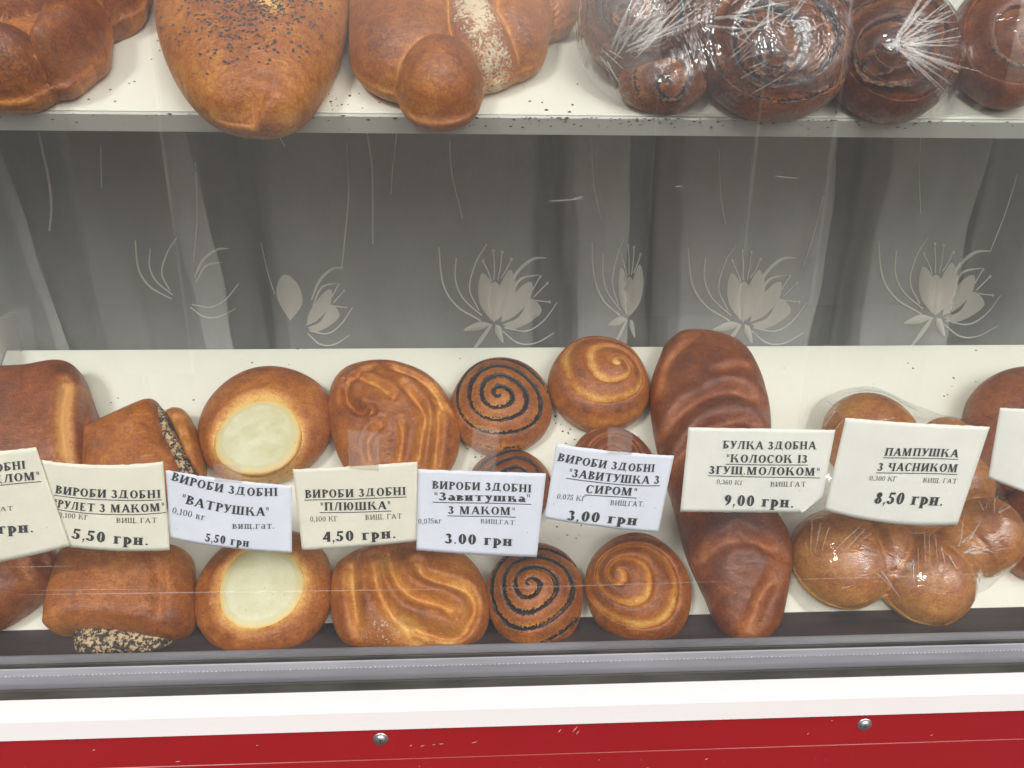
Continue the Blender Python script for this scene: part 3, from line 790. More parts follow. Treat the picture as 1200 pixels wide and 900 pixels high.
# --- vatrushkas: round buns with curd filling
def vatrushka(cpx, rx, ry, fpx, frx, label, seed, H=.040):
    z0 = H*.34
    c = np.array(uv(*cpx, z0, LOW))
    RX = (uv(cpx[0]+rx, cpx[1], z0)[0]-uv(cpx[0]-rx, cpx[1], z0)[0])/2; RY = abs(uv(cpx[0], cpx[1]-ry, z0)[1]-uv(cpx[0], cpx[1]+ry, z0)[1])/2
    fc = np.array(uv(*fpx, H*.85))-c; fr = (uv(fpx[0]+frx, fpx[1], H*.85)[0]-uv(fpx[0]-frx, fpx[1], H*.85)[0])/2
    g = np.random.default_rng(seed); ph = g.uniform(0, 6.28, 4)
    e = holder('curd_bun', c, LOW)
    Rf = lambda t: 1/np.sqrt((np.cos(t)/RX)**2+(np.sin(t)/RY)**2)*(1+.012*np.sin(2*t+ph[0])+.014*np.sin(3*t+ph[1])+.006*np.sin(5*t+ph[2]))
    def hf(X, Y, RH, TH):
        h = (H-z0)*np.maximum(0, 1-RH**2.4)**.5
        t = np.arctan2(Y-fc[1], X-fc[0]); d = np.hypot(X-fc[0], Y-fc[1])/(fr*(1+.02*np.sin(3*t+ph[3])))
        dip = 1/(1+np.exp((d-1.0)*16)); h = h*(1-dip)+dip*(H-z0)*.62
        lip = np.exp(-((d-1.22)/.16)**2); h = h+.0012*lip
        bake = .66+.10*lumps(X, Y, 55, seed) - .62*np.exp(-((np.maximum(d, 1)-1)/.13)**1.5) - .10*np.clip((RH-.85)*5, 0, 1)
        h = h+.0008*lumps(X, Y, 90, seed+2)*(1-RH**4)
        return h, {'bake': bake, 'poppy': 0*X, 'flour': .0*X}
    v, f, at = polar_mesh(Rf, hf, z0, 80, 180); mesh('dough', v, f, CR_GOLD, e, attrs=at)
    Ff = lambda t: fr*(1.04)*(1+.02*np.sin(3*t+ph[3]))+0*t
    def hf2(X, Y, RH, TH):
        h = .0046*np.maximum(0, 1-RH**2.5)**.5+.0013*lumps(X, Y, 160, seed+5)*(1-RH)+.0006*lumps(X, Y, 420, seed+6)*(1-RH)
        return h, {'bake': np.clip((RH-.78)*4.2, 0, .95)+.12*lumps(X, Y, 90, seed+8)+.10}
    v, f, at = polar_mesh(Ff, hf2, .003, 50, 120, .05)
    v[:, 0] += fc[0]; v[:, 1] += fc[1]; v[:, 2] += z0+(H-z0)*.62-.001
    mesh('curd_filling', v, f, CURD, e, attrs=at)
    tag(e, label, 'curd bun', 'round curd buns')
vatrushka((312,497), 78, 68, (303,511), 49, 'round golden bun with pale curd centre in the back row, above its tag', 3)
vatrushka((311,695), 82, 76, (306,687), 49, 'round golden bun with pale curd centre in the front row, touching the rail', 5)

# --- poppy swirls
spiral_bread('poppy_swirl_bun', (587,475), 59, 56, (585,461), 4.1, .042, CR_GOLD, poppy=1.0, direction=-1, phase=.1, seed=11, pale=.45, bake0=.70, ridge=.0062, fw=.0016, label='dark poppy seed swirl bun in the back row beside the pale cheese swirl', group='poppy swirl buns')
spiral_bread('poppy_swirl_bun', (598,572), 48, 46, (596,572), 4.2, .040, CR_RED, poppy=1.0, direction=-1, seed=12, pale=.25, ridge=.006, fw=.0016, label='poppy seed swirl bun mostly hidden behind the bluish tag reading 3.00', group='poppy swirl buns')
spiral_bread('poppy_swirl_bun', (627,698), 58, 63, (620,683), 3.9, .044, CR_GOLD, poppy=1.0, direction=-1, phase=.35, seed=13, pale=.40, bake0=.72, ridge=.0066, fw=.0018, label='poppy seed swirl bun in the front row beside the golden cheese swirl', group='poppy swirl buns')
# --- cheese swirls
spiral_bread('cheese_swirl_bun', (702,449), 60, 52, (728,423), 2.9, .050, CR_GOLD, poppy=0, direction=-1, phase=.2, seed=21, pale=.75, bake0=.70, ridge=.0062, filling=False, label='pale streaked cheese swirl bun in the back row leaning on the braided loaf', group='cheese swirl buns')
spiral_bread('cheese_swirl_bun', (718,545), 47, 45, (712,535), 2.8, .042, CR_DARK, poppy=0, direction=-1, seed=22, pale=.4, filling=False, label='dark cheese swirl bun mostly hidden behind the slanted 3,00 tag', group='cheese swirl buns')
spiral_bread('cheese_swirl_bun', (748,689), 63, 64, (722,668), 3.2, .046, CR_GOLD, poppy=0, direction=-1, phase=.6, seed=23, pale=.72, bake0=.74, ridge=.0075, filling=False, label='golden cheese swirl bun with pale grooves in the front row', group='cheese swirl buns')

# --- plyushka buns
sug = lambda X, Y, RH: np.clip(.62-.5*RH, 0, 1)*(.7+.6*lumps(X, Y, 70, 4))
o, *_ = outline_bread('sugar_bun', [(384,478),(390,450),(408,432),(440,425),(470,428),(500,440),(522,462),(537,495),(538,525),(525,552),(490,570),(440,572),(405,550),(390,515)], .046, CR_GOLD,
    grooves=[([(406,448),(407,468),(420,483),(436,488)],.0028,.010,.1), ([(417,444),(440,455),(462,471)],.0024,.006,.3), ([(475,458),(497,487),(495,512),(488,545)],.0026,.007,.45), ([(513,476),(512,512),(506,552)],.0026,.007,.4),
             ([(472,500),(472,520),(466,545)],.002,.005,.45), ([(446,503),(432,518),(434,545)],.0024,.007,.3), ([(455,430),(497,448),(524,483)],.0024,.006,.35), ([(440,433),(425,436),(412,450)],.0022,.005,.2)],
    seed=31, nr=110, nt_=230, lump=.0018, flour=sug, bake0=.60)
tag(o, 'knotted sugar bun with folded strands in the back row, above the 4,50 tag', 'sugar bun', 'sugar buns')
o, *_ = outline_bread('sugar_bun', [(387,705),(392,668),(415,648),(450,636),(500,636),(540,648),(563,672),(573,705),(570,738),(548,760),(500,766),(450,766),(410,758),(393,738)], .046, CR_GOLD,
    grooves=[([(411,652),(414,695),(421,738)],.0028,.0075,.5), ([(438,655),(444,692),(462,725),(488,745)],.0030,.0080,.5), ([(453,640),(463,680),(484,702),(520,712),(538,724)],.0030,.0085,.5),
             ([(489,663),(497,678),(520,686),(545,692),(555,708),(550,728),(535,744),(505,742),(478,730)],.0026,.0075,.45), ([(470,745),(510,757),(545,758)],.0024,.004,.35)],
    seed=33, nr=110, nt_=230, lump=.0012, flour=lambda X, Y, RH: .30+.5*np.exp(-(((X+.012)/.02)**2+((Y+.028)/.012)**2)), bake0=.62)
tag(o, 'wide sugar bun with a hook shaped strand in the front row', 'sugar bun', 'sugar buns')

# --- rolls with jam (left edge) and with poppy
def roll(name, outline, H, mat, grooves, label, group, cat, seed, filling=None, tongue=None, fillmat=POPPY, n=3.6, ex=.42, center=None, bake0=.55):
    hr = H*.34
    P = np.array([uv(x, y, hr) for x, y in outline]); c = P.mean(0); e = holder(name, c, LOW)
    outline_bread('dough', outline, H, mat, n=n, ex=ex, grooves=grooves, parent=e, seed=seed, bake0=bake0, lump=.0013, base=c, under=.22)
    for (ol, h, lift, fm, nm) in (filling or []):
        P2 = np.array([uv(x, y, h*.34+lift) for x, y in ol]); c2 = P2.mean(0)
        def ex_(hh, X, Y, RH, TH, at):
            at['bake'] = at['bake']-.1; return hh + .0022*lumps(X, Y, 330, seed+17)*(1-RH**3) + .0014*lumps(X, Y, 700, seed+18)*(1-RH**3)
        outline_bread(nm, ol, h, fm, n=3, ex=.45, parent=e, seed=seed+3, lump=.002, base=c2, lift=lift, extra=ex_, nr=50, nt_=120)
    tag(e, label, cat, group); return e
roll('jam_roll', [(-80,455),(-20,440),(40,436),(80,430),(97,440),(108,468),(121,510),(118,545),(100,572),(20,585),(-70,580)], .050, CR_RED,
     [([(79,452),(76,500),(78,545)],.0026,.005,.75), ([(97,450),(99,500),(98,560)],.0022,.005,-.1), ([(86,446),(85,500),(86,560)],.0030,.002,.65)],
     'reddish brown jam roll in the back row at the left end of the shelf', 'jam rolls', 'jam roll', 41, bake0=.66)
roll('jam_roll', [(-80,655),(-10,640),(40,640),(70,648),(76,665),(60,690),(20,722),(-20,742),(-80,750)], .046, CR_RED,
     [([(28,655),(34,672),(40,690)],.0034,.004,.6), ([(48,650),(54,668),(58,685)],.0024,.005,.0)],
     'reddish brown jam roll in the front row at the left end of the shelf', 'jam rolls', 'jam roll', 43, bake0=.68)
roll('poppy_roll', [(100,512),(125,498),(160,482),(184,474),(193,486),(205,520),(222,552),(215,585),(160,598),(108,590),(100,550)], .044, CR_GOLD,
     [([(196,490),(205,520),(216,548)],.002,.003,.1)],
     'poppy seed roll in the back row with its layered end towards the curd bun', 'poppy rolls', 'poppy roll', 45,
     filling=[([(188,480),(197,486),(212,515),(228,545),(235,568),(222,572),(206,545),(192,510)], .036, .002, POPPY, 'poppy_filling'),
              ([(196,486),(208,482),(222,488),(234,515),(240,545),(237,560),(226,552),(213,520)], .034, .001, CR_GOLD, 'outer_layer')], bake0=.60)
roll('poppy_roll', [(56,736),(60,705),(72,665),(84,645),(130,640),(190,640),(222,650),(229,680),(230,725),(218,745),(190,750),(140,744),(100,742),(70,744)], .048, CR_GOLD,
     [([(188,655),(191,690),(188,735)],.0030,.0035,.0), ([(92,728),(150,735),(200,736)],.0024,.0020,-.12)],
     'wide poppy seed roll in the front row with seedy filling showing underneath', 'poppy rolls', 'poppy roll', 47,
     filling=[([(88,748),(96,730),(150,722),(205,732),(204,755),(185,772),(140,774),(105,777),(92,768)], .028, .0, POPPY, 'poppy_filling')], n=4.2, bake0=.56)

# --- braided loaf
outline_bread('braided_loaf', [(778,405),(800,389),(840,391),(872,408),(892,447),(901,500),(897,560),(908,610),(926,645),(922,695),(910,738),(880,753),(848,742),(828,700),(806,650),(790,590),(770,520),(762,455)], .054, CR_DARK, center=(845,570), n=2.3,
    grooves=[([(812,392),(786,425),(776,468)],.0034,.005,.32), ([(778,508),(805,482),(850,462),(890,474)],.0044,.0085,.20), ([(836,440),(862,431),(886,432)],.0030,.0035,.30), ([(790,548),(822,512),(866,500),(896,512)],.0040,.0070,.25),
             ([(800,604),(838,580),(884,548)],.0042,.0075,.25), ([(818,662),(838,644),(862,634)],.0038,.0075,.38), ([(862,634),(888,640),(914,652)],.0038,.0075,.38), ([(908,672),(892,702),(882,738)],.0036,.0070,.40), ([(836,700),(850,690),(866,694)],.0028,.003,.15)],
    seed=51, nr=130, nt_=300, bake0=.60, lump=.0026)
_b = bpy.data.objects['braided_loaf']; tag(_b, 'long dark brown braided loaf lying across both rows of the lower shelf', 'loaf')

# --- pampushka cluster, wrapped
po, pv, pf, pc = strand_bread('garlic_roll_cluster', [([(1020,512)],[54],.9), ([(1108,520)],[30],.7), ([(984,655)],[58],1.0), ([(1082,678)],[54],1.0), ([(1147,628)],[47],.98), ([(1062,592)],[54],.9), ([(1034,650)],[42],.86), ([(1112,648)],[38],.86), ([(1118,568)],[42],.8)],
     .052, CR_GOLD, (1058,600), seed=61, nr=120, nt_=280, pale=.15, seam=.09, seamd=.13, bake0=.47, floor=.3, lump=.0006)
tag(po, 'pull apart cluster of round garlic rolls wrapped in clear film', 'garlic rolls')
# right end rolls
o, *_ = outline_bread('brown_bun', [(1131,490),(1140,460),(1165,440),(1200,433),(1250,440),(1290,480),(1290,540),(1240,575),(1180,575),(1140,545)], .050, CR_DARK, seed=71, bake0=.48, lump=.001)
tag(o, 'smooth brown bun in the back row at the right end of the shelf', 'bun')
o, *_ = outline_bread('brown_bun', [(1168,620),(1175,590),(1200,572),(1250,575),(1290,610),(1280,660),(1230,680),(1190,664)], .046, CR_DARK, seed=73, bake0=.52, lump=.001)
tag(o, 'brown bun at the right end of the shelf, beside the wrapped garlic rolls', 'bun')

# --- upper shelf
strand_bread('braided_bread', [([(-60,85),(-10,88),(22,92)],[40,46,44],.95), ([(72,90),(92,62),(100,32)],[20,34,30],.92), ([(-40,20),(30,14),(80,-5)],[40,40,36],1.0), ([(100,30),(138,2),(150,-30)],[18,34,30],.9), ([(20,-60),(90,-60)],[50,50],.95)],
     .052, CR_GOLD, (40,30), O=UPP, seed=81, nr=110, nt_=260, pale=.48, seam=.10, seamd=.16, bake0=.84)
tag(bpy.data.objects['braided_bread'], 'glossy plaited bread at the left end of the upper shelf', 'bread')
pop = lambda X, Y, RH: np.clip(.62*np.exp(-((X-.006)/.036)**2)*(1-np.clip((.012-Y-.05)*20,0,1)), 0, 1)*(.7+.4*lumps(X, Y, 60, 3))*(RH < .93)
o, *_ = outline_bread('poppy_bread', [(181,0),(186,45),(200,85),(221,116),(248,137),(285,147),(325,146),(356,130),(380,98),(400,55),(411,0),(412,-60),(380,-110),(300,-125),(215,-110),(182,-60)], .055, CR_GOLD, O=UPP, center=(297,25), seed=83, nr=120, nt_=260, bake0=.58,
    grooves=[([(238,106),(262,112),(290,104),(305,92)],.0026,.006,.15), ([(296,134),(325,112),(374,98)],.0024,.007,.45), ([(278,-10),(305,14),(322,26)],.0034,.004,.55), ([(345,-20),(332,5),(322,26)],.0030,.004,.45)],
    poppy=pop, lump=.0016)
_x = np.zeros(len(o.data.vertices)*3); o.data.vertices.foreach_get('co', _x); _x = _x.reshape(-1, 3)
_p = np.zeros(len(_x), dtype=np.float32); o.data.attributes['poppy'].data.foreach_get('value', _p); _p[-1] = 0; _p[1+120*260:] = 0
_w = _p.astype(float)**1.5*np.hypot(_x[:, 0], _x[:, 1])
tag(seeds(o, _x, _w, 1300, 4, r=.00085), kind='stuff')
tag(o, 'large oval bread sprinkled with poppy seeds on the upper shelf', 'bread')
flr = lambda X, Y, RH: np.clip(.78*np.exp(-((X-uv(565,10,.04,UPP)[0]+(Y-uv(575,30,.04,UPP)[1])*.45)/.016)**2), 0, 1)*(.85+.5*lumps(X, Y, 110, 8)) + .30*(X > uv(500,60,.04,UPP)[0])
strand_bread('floured_bread', [([(482,64),(480,-40)],[72,72],.95), ([(515,112),(516,104)],[49,52],.98), ([(562,60),(560,-20)],[58,60],.93), ([(594,54),(604,-40)],[48,58],.90), ([(652,15),(650,-40)],[26,30],.6), ([(540,-40)],[80],1.0)],
     .047, CR_GOLD, (528,30), O=UPP, seed=85, nr=120, nt_=260, pale=.30, seam=.05, seamd=.08, bake0=.70, flour=flr)
tag(bpy.data.objects['floured_bread'], 'knotted brown bread dusted with flour on the upper shelf', 'bread')
# wrapped dark swirls
SW = 'dark swirls on the upper shelf'
LEAN = R(20); TILT0 = TILT
TILT = TILT0+LEAN; V = Vector((0, math.cos(TILT), math.sin(TILT))); N = Vector((0, -math.sin(TILT), math.cos(TILT))); WEDGE = math.tan(LEAN)
R1 = spiral_bread('dark_swirl_bread', (905,48), 96, 86, (905,62), 3.2, .055, CR_CHOC, O=UPP, poppy=.8, direction=1, seed=91, pale=.45, bake0=.55, ridge=.007, label='dark poppy swirl bread under the widest shiny film on the upper shelf', cat='bread', group=SW, fw=.003)
R2 = spiral_bread('dark_swirl_bread', (750,22), 70, 60, (735,10), 2.8, .050, CR_CHOC, O=UPP, poppy=.8, direction=1, seed=92, pale=.35, bake0=.60, ridge=.007, label='dark swirl bread under film, right beside the floured bread', cat='bread', group=SW, fw=.003)
R5 = spiral_bread('dark_swirl_bread', (777,98), 52, 30, (785,98), 1.8, .030, CR_CHOC, O=UPP, poppy=.6, direction=1, seed=95, pale=.45, bake0=.45, ridge=.004, label='small low dark swirl at the shelf edge under the widest film', cat='bread', group=SW, fw=.003)
R3 = spiral_bread('dark_swirl_bread', (1046,60), 74, 76, (1040,58), 3.2, .055, CR_CHOC, O=UPP, poppy=.3, direction=1, seed=93, pale=.40, bake0=.62, ridge=.008, label='dark swirl bread with starry film creases at its centre', cat='bread', group=SW, fw=.0025)
R4 = spiral_bread('dark_swirl_bread', (1180,50), 62, 70, (1215,40), 3.0, .050, CR_DARK, O=UPP, poppy=.2, direction=1, seed=94, pale=.35, bake0=.62, ridge=.007, label='brown swirl bread at the right end of the upper shelf', cat='bread', group=SW, fw=.002)

# ------------------------------------------------------------------ film wraps
def wrap(items, outline, O, mat, label, name, seed, creases, clear=.0022, wr=.0012, center=None):
    """sheet draped over the given breads: relaxed upper hull of their height, wrinkled"""
    P = np.array([uv(x, y, .006, O) for x, y in outline]); c = P.mean(0)
    Q = catmull(list(P)+[P[0]], 10)[:-1]-c; th = np.arctan2(Q[:, 1], Q[:, 0]); rr = np.hypot(Q[:, 0], Q[:, 1])
    allv, allf = [], []
    for v, f, cc_ in items:
        b = len(allv); allv += [Vector((x+cc_[0], y+cc_[1], z)) for x, y, z in v]; allf += [tuple(i+b for i in q) for q in f]
    bt = BVHTree.FromPolygons(allv, allf)
    nr, nt2 = 64, 200
    t = np.linspace(0, math.tau, nt2, endpoint=False); Rt = interp_closed(th, rr, np.where(t > math.pi, t-math.tau, t))
    rho = np.linspace(0, 1, nr+1)
    Hh = np.zeros((nr+1, nt2)); XX = np.zeros((nr+1, nt2)); YY = XX.copy()
    for i, r in enumerate(rho):
        XX[i] = r*Rt*np.cos(t); YY[i] = r*Rt*np.sin(t)
        for j in range(nt2):
            h = bt.ray_cast(Vector((XX[i, j]+c[0], YY[i, j]+c[1], .3)), Vector((0, 0, -1)))
            Hh[i, j] = (h[0].z if h[0] else 0.0)
    base = Hh+clear; F = base.copy()
    for k in range(160):                      # membrane relaxed above the breads
        G = F.copy()
        G[1:-1] = .25*(F[:-2]+F[2:]+np.roll(F, 1, 1)[1:-1]+np.roll(F, -1, 1)[1:-1]); G[0] = F[1].mean()
        F = np.maximum(G, base); F[-1] = np.maximum(base[-1], .0015)
    g = np.random.default_rng(seed)
    wrk = np.zeros_like(F)
    for k in range(26):
        a0 = g.uniform(0, math.tau); wd = g.uniform(.015, .05); amp = g.uniform(.3, 1)
        dd = np.angle(np.exp(1j*(t-a0))); wrk += amp*np.exp(-(dd/wd)**2)[None, :]*np.exp(-((rho-g.uniform(.5, 1))/g.uniform(.15, .4))**2)[:, None]
    F = F+wr*wrk+.0006*lumps(XX, YY, 160, seed)
    vs = [(XX[0, 0], YY[0, 0], F[0].mean())]; fs = []
    for i in range(1, nr+1):
        for j in range(nt2): vs.append((XX[i, j], YY[i, j], F[i, j]))
    for j in range(nt2): fs.append((0, 1+j, 1+(j+1) % nt2))
    for i in range(1, nr):
        a = 1+(i-1)*nt2
        for j in range(nt2): q = (j+1) % nt2; fs.append((a+j, a+nt2+j, a+nt2+q, a+q))
    e = holder(name, c, O); mesh('film', vs, fs, mat, e)
    b2 = BVHTree.FromPolygons([Vector(v) for v in vs], fs)
    cv, cf = [], []
    ou = Vector((1, 0, 0)); org = CAM-(O+Vector((c[0], 0, 0))+V*c[1]); org = Vector((org.x, org.dot(V), org.dot(N)))
    def onf(px, py, off):
        d = ray(px, py).normalized(); d = Vector((d.x, d.dot(V), d.dot(N))); h = b2.ray_cast(org, d)
        if not h[0]: return None
        return h[0]-d*off
    for (x0, y0, x1, y1, wp) in creases:
        n = 12; L = math.hypot(x1-x0, y1-y0)+1e-6; nx, ny = -(y1-y0)/L, (x1-x0)/L; bend = g.uniform(-.018, .018)*L; rows_ = []
        for i in range(n+1):
            s = i/n; bx, by = x0+(x1-x0)*s+nx*bend*math.sin(s*math.pi), y0+(y1-y0)*s+ny*bend*math.sin(s*math.pi)
            ww = wp*.5*((1-s)**.8*min(1, s*7+.25)+.06)*g.uniform(.7, 1.25)
            q = [onf(bx+nx*ww*k, by+ny*ww*k, .0006+(.0006 if k == 0 else 0)) for k in (-1, 0, 1)]
            if any(k is None for k in q): break
            if rows_ and (q[1]-rows_[-1][1]).length > .012: break
            rows_.append(q)
        if len(rows_) < 4: continue
        b = len(cv)
        for q in rows_: cv += q
        for i in range(len(rows_)-1):
            for k in (0, 1): A = b+3*i+k; cf.append((A, A+1, A+4, A+3))
    tag(mesh('creases', cv, cf, CREASE, e), kind='stuff')
    tag(e, label, 'plastic film', 'cling film wraps'); return e
def fan(cx_, cy_, a0, a1, n, r0, r1, wp, seed, jit=6):
    g = random.Random(seed); L = []
    n = int(n*.8)
    for k in range(n):
        a = R(a0+(a1-a0)*(k+g.uniform(-.3, .3))/max(1, n-1)); ra = r0*g.uniform(.6, 1.6); rb = ra+(r1-r0)*g.uniform(.35, 1.0)
        x, y = cx_+g.uniform(-jit, jit), cy_+g.uniform(-jit, jit)
        L.append((x+ra*math.cos(a), y+ra*math.sin(a), x+rb*math.cos(a), y+rb*math.sin(a), wp*1.5*g.uniform(.4, 1.3)))
    return L
# garlic roll wrap
TILT_L, V_L, N_L = TILT, V, N; TILT = TILT0; V = Vector((0, CT, SN)); N = Vector((0, -SN, CT)); WEDGE = 0.0
cr = fan(1130,640,-80,20,14,4,45,1.8,1,10)+fan(1160,600,-120,-30,9,4,36,1.6,2)+[(952,610,950,650,2.2),(962,612,955,648,2.8),(972,616,963,646,2.2),(944,634,945,645,1.4),(1008,616,976,648,2.6),(1014,620,985,652,1.8),(1022,624,1000,642,1.4),
     (1070,655,1072,690,1.6),(1076,640,1077,688,1.2),(1083,618,1085,680,1.6),(1089,620,1091,676,1.2),(1096,625,1100,668,1.6),(1103,640,1108,664,2.2),(1112,650,1122,668,2.4),(1032,668,1056,703,1.8),(1028,672,1045,690,1.4),(1040,682,1054,700,1.2),
     (985,690,1000,686,1.6),(970,470,990,492,1.2),(966,500,985,470,1.4),(975,508,1000,478,1.2)]
wrap([(pv, pf, pc)], [(945,500),(965,465),(1020,450),(1070,470),(1120,490),(1160,520),(1190,580),(1196,640),(1165,685),(1135,700),(1100,738),(1050,738),(1010,722),(960,722),(922,680),(915,620),(925,560)], LOW, FILM,
     'creased clear film around the garlic roll cluster', 'film_wrap', 5, cr)
TILT, V, N = TILT_L, V_L, N_L
cr = fan(725,60,-75,-15,26,8,130,2.2,3,16)+fan(745,40,-60,-20,16,10,110,2.0,4,18)+fan(850,40,-70,10,16,10,90,2.6,6,30)+fan(905,60,-150,-20,22,25,70,1.8,7,12)+[(880,110,935,78,1.8),(890,118,940,88,1.4),(868,92,905,70,2.0),(898,128,930,105,1.2)]+fan(860,80,-50,-20,10,5,60,1.4,8,14)+fan(700,60,30,70,7,10,60,1.6,9,6)
wrap([(R1[1], R1[2], R1[3]), (R2[1], R2[2], R2[3]), (R5[1], R5[2], R5[3])], [(676,50),(690,85),(725,115),(770,130),(840,134),(900,138),(950,130),(990,95),(1006,50),(1004,-10),(960,-70),(860,-90),(740,-70),(680,-20)], UPP, FILM2,
     'wide shiny film stretched over the dark swirls left of the starry creases', 'film_wrap', 6, cr, wr=.0016)
cr = fan(1048,52,-62,45,34,10,125,2.6,10,5)+fan(1048,52,-180,180,26,0,16,3.2,11,5)+fan(1085,20,-40,0,12,10,60,1.6,12,14)+fan(1062,66,10,60,10,4,50,2.4,14,4)+[(1063,116,1090,118,2.4),(1058,128,1070,124,1.8)]
wrap([(R3[1], R3[2], R3[3]), (R4[1], R4[2], R4[3])], [(968,60),(976,100),(1005,130),(1050,138),(1110,132),(1160,124),(1240,110),(1275,40),(1260,-50),(1160,-80),(1040,-70),(980,-20)], UPP, FILM,
     'film with star shaped creases over the dark swirls at the right end', 'film_wrap', 7, cr, wr=.0014)

TILT = TILT0; V = Vector((0, CT, SN)); N = Vector((0, -SN, CT))
# ------------------------------------------------------------------ lettering: a bold serif alphabet drawn as polygons (cap height 1)
def glyph(ch, S, T):
    P = []; sh = .06; se = .085
    def rect(x0, y0, x1, y1): P.append([(x0, y0), (x1, y0), (x1, y1), (x0, y1)])
    def serif(x0, x1, y, top): rect(x0-se, y-(sh if top else 0), x1+se, y+(0 if top else sh))
    def stem(x, y0=0., y1=1., t=True, b=True, wd=None):
        wd = wd or S; rect(x, y0, x+wd, y1)
        if t: serif(x, x+wd, y1, True)
        if b: serif(x, x+wd, y0, False)
    def diag(x0, y0, x1, y1, wd): P.append([(x0, y0), (x0+wd, y0), (x1+wd, y1), (x1, y1)])
    def arc(cx_, cy_, rx, ry, a0, a1, th=None, tv=None, n=14):
        th = S if th is None else th; tv = T if tv is None else tv; prev = None
        for k in range(n+1):
            a = R(a0+(a1-a0)*k/n); o = (cx_+rx*math.cos(a), cy_+ry*math.sin(a)); i = (cx_+(rx-th)*math.cos(a), cy_+(ry-tv)*math.sin(a))
            if prev: P.append([prev[0], o, i, prev[1]])
            prev = (o, i)
    low = ch in 'агктвиушщрнзо'; c = ch; h = 1.0
    if low: h = .70
    U = c.upper()
    if U == 'А' and not low: diag(.06, 0, .40, 1, T*1.3); diag(.70-.02, 0, .36, 1, S*1.05); rect(.2, .30, .68, .30+T); serif(.06, .12, 0, False); serif(.70, .70+S*.9, 0, False); W = .98
    elif c == 'а': arc(.26, .2, .24, .21, 0, 360, S*.9, T); rect(.36, .05, .36+S, .5); arc(.30, .48, .22, .22, 0, 160, S*.9, T); rect(.36+S*.6, 0, .36+S+.08, .06); W = .62
    elif U == 'Б': stem(.1); rect(.1, 1-T, .72, 1); rect(.70, .76, .74, 1); arc(.1+S*.5, .28, .62-S*.5, .28, -90, 90); rect(.1+S*.4, .56-T, .2+S, .56); W = .82
    elif U == 'В':
        stem(.1, 0, h); a = h
        arc(.1+S*.6, a*.76, .46 if not low else .36, a*.24, -90, 90); arc(.1+S*.6, a*.27, .53 if not low else .42, a*.27, -90, 90); W = .80 if not low else .64
    elif U == 'Г': stem(.1, 0, h); rect(.1, h-T, .66*(.85 if low else 1), h); x = .66*(.85 if low else 1); rect(x-.04, h-.26*h, x, h); W = x+.08
    elif U == 'Д': diag(.16, .06, .34, 1, T*1.2); rect(.62, .03, .62+S, 1); rect(.30, 1-T, .70+S, 1); rect(.04, .03, .80+S, .03+T); rect(.04, -.2, .08, .08); rect(.76+S, -.2, .80+S, .08); W = .92+S
    elif U == 'Е': stem(.1); rect(.1, 0, .72, T); rect(.1, 1-T, .68, 1); rect(.1, .5-T/2, .54, .5+T/2); rect(.69, 0, .73, .26); rect(.65, .76, .69, 1); rect(.50, .36, .54, .64); W = .82
    elif U == 'З': arc(.28, h*.745, .27, h*.255, -80, 160); arc(.28, h*.27, .33, h*.27, -165, 80); rect(.2, h*.5-T*.5, .34, h*.5+T*.5); W = .70
    elif U == 'И': stem(.1, 0, h); x = .66 if not low else .46; stem(x, 0, h); diag(.1+S*.5, .05, x, h-.08, T*1.4); W = x+S+.12
    elif U == 'І': stem(.1); W = .22+S
    elif U == 'К':
        stem(.1, 0, h); x = .72 if not low else .5
        diag(.1+S, h*.44, x-.02, h-.03, T*1.3); diag(x+.02, 0, .1+S+.12, h*.56, S*1.1); serif(x-.04, x+.04, h, True); serif(x, x+S, 0, False); W = x+S+.12
    elif U == 'Л': diag(.12, .05, .34, 1, T*1.2); arc(.08, .10, .09, .10, -180, 10, .07, .05); rect(.60, 0, .60+S, 1); rect(.30, 1-T, .66+S, 1); serif(.60, .60+S, 0, False); serif(.6, .6+S, 1, True); W = .74+S
    elif U == 'М': rect(.12, 0, .12+T, 1); diag(.46, 0, .10, 1, S); diag(.50, 0, .86-T, 1, T); rect(.86-T*.5, 0, .86+S-T*.5, 1); serif(.12, .12+T, 0, False); serif(.86, .86+S*.7, 0, False); serif(.10, .18, 1, True); serif(.86, .86+S*.7, 1, True); W = 1.0+S
    elif U == 'Н': x = .64 if not low else .46; stem(.1, 0, h); stem(x, 0, h); rect(.1, h*.5-T/2, x+S*.5, h*.5+T/2); W = x+S+.12
    elif U == 'О' or c == '0': rx = .42 if c != '0' else .29; arc(rx+.05, .5*h, rx, .51*h, 0, 360, S, T*.9, 28); W = 2*rx+.1
    elif U == 'П': stem(.1); stem(.64); rect(.1, 1-T, .64+S*.5, 1); W = .76+S
    elif U == 'Р' and not low: stem(.1); arc(.1+S*.6, .73, .50, .27, -90, 90); W = .74
    elif c == 'р': stem(.08, -.28, .7, True, True); arc(.08+S*.6, .35, .42, .35, -100, 110); W = .66
    elif U == 'С': arc(.45, .5, .41, .52, 42, 318, S, T*.9, 22); rect(.74, .66, .78, 1.0); W = .86
    elif U == 'Т':
        x = .36 if not low else .27; rect(x, 0, x+S, h); serif(x, x+S, 0, False); e = x*2+S; rect(.04, h-T, e-.04, h); rect(.04, h-.24*h, .08, h); rect(e-.08, h-.24*h, e-.04, h); W = e
    elif U == 'У':
        b = 0 if not low else -.2
        diag(.30, h*.30, .06, h, S*1.1); diag(.22, b+.03, .66 if not low else .52, h, T*1.4); arc(.18, b+.11, .11, .11, -180, 20, .09, .07); serif(.06, .06+S, h, True); x = .66 if not low else .52; serif(x, x+.06, h, True); W = x+.14
    elif U in 'ШЩ':
        g = .36 if not low else .27
        for k in range(3): stem(.1+k*(g+S*.35), 0, h, True, False)
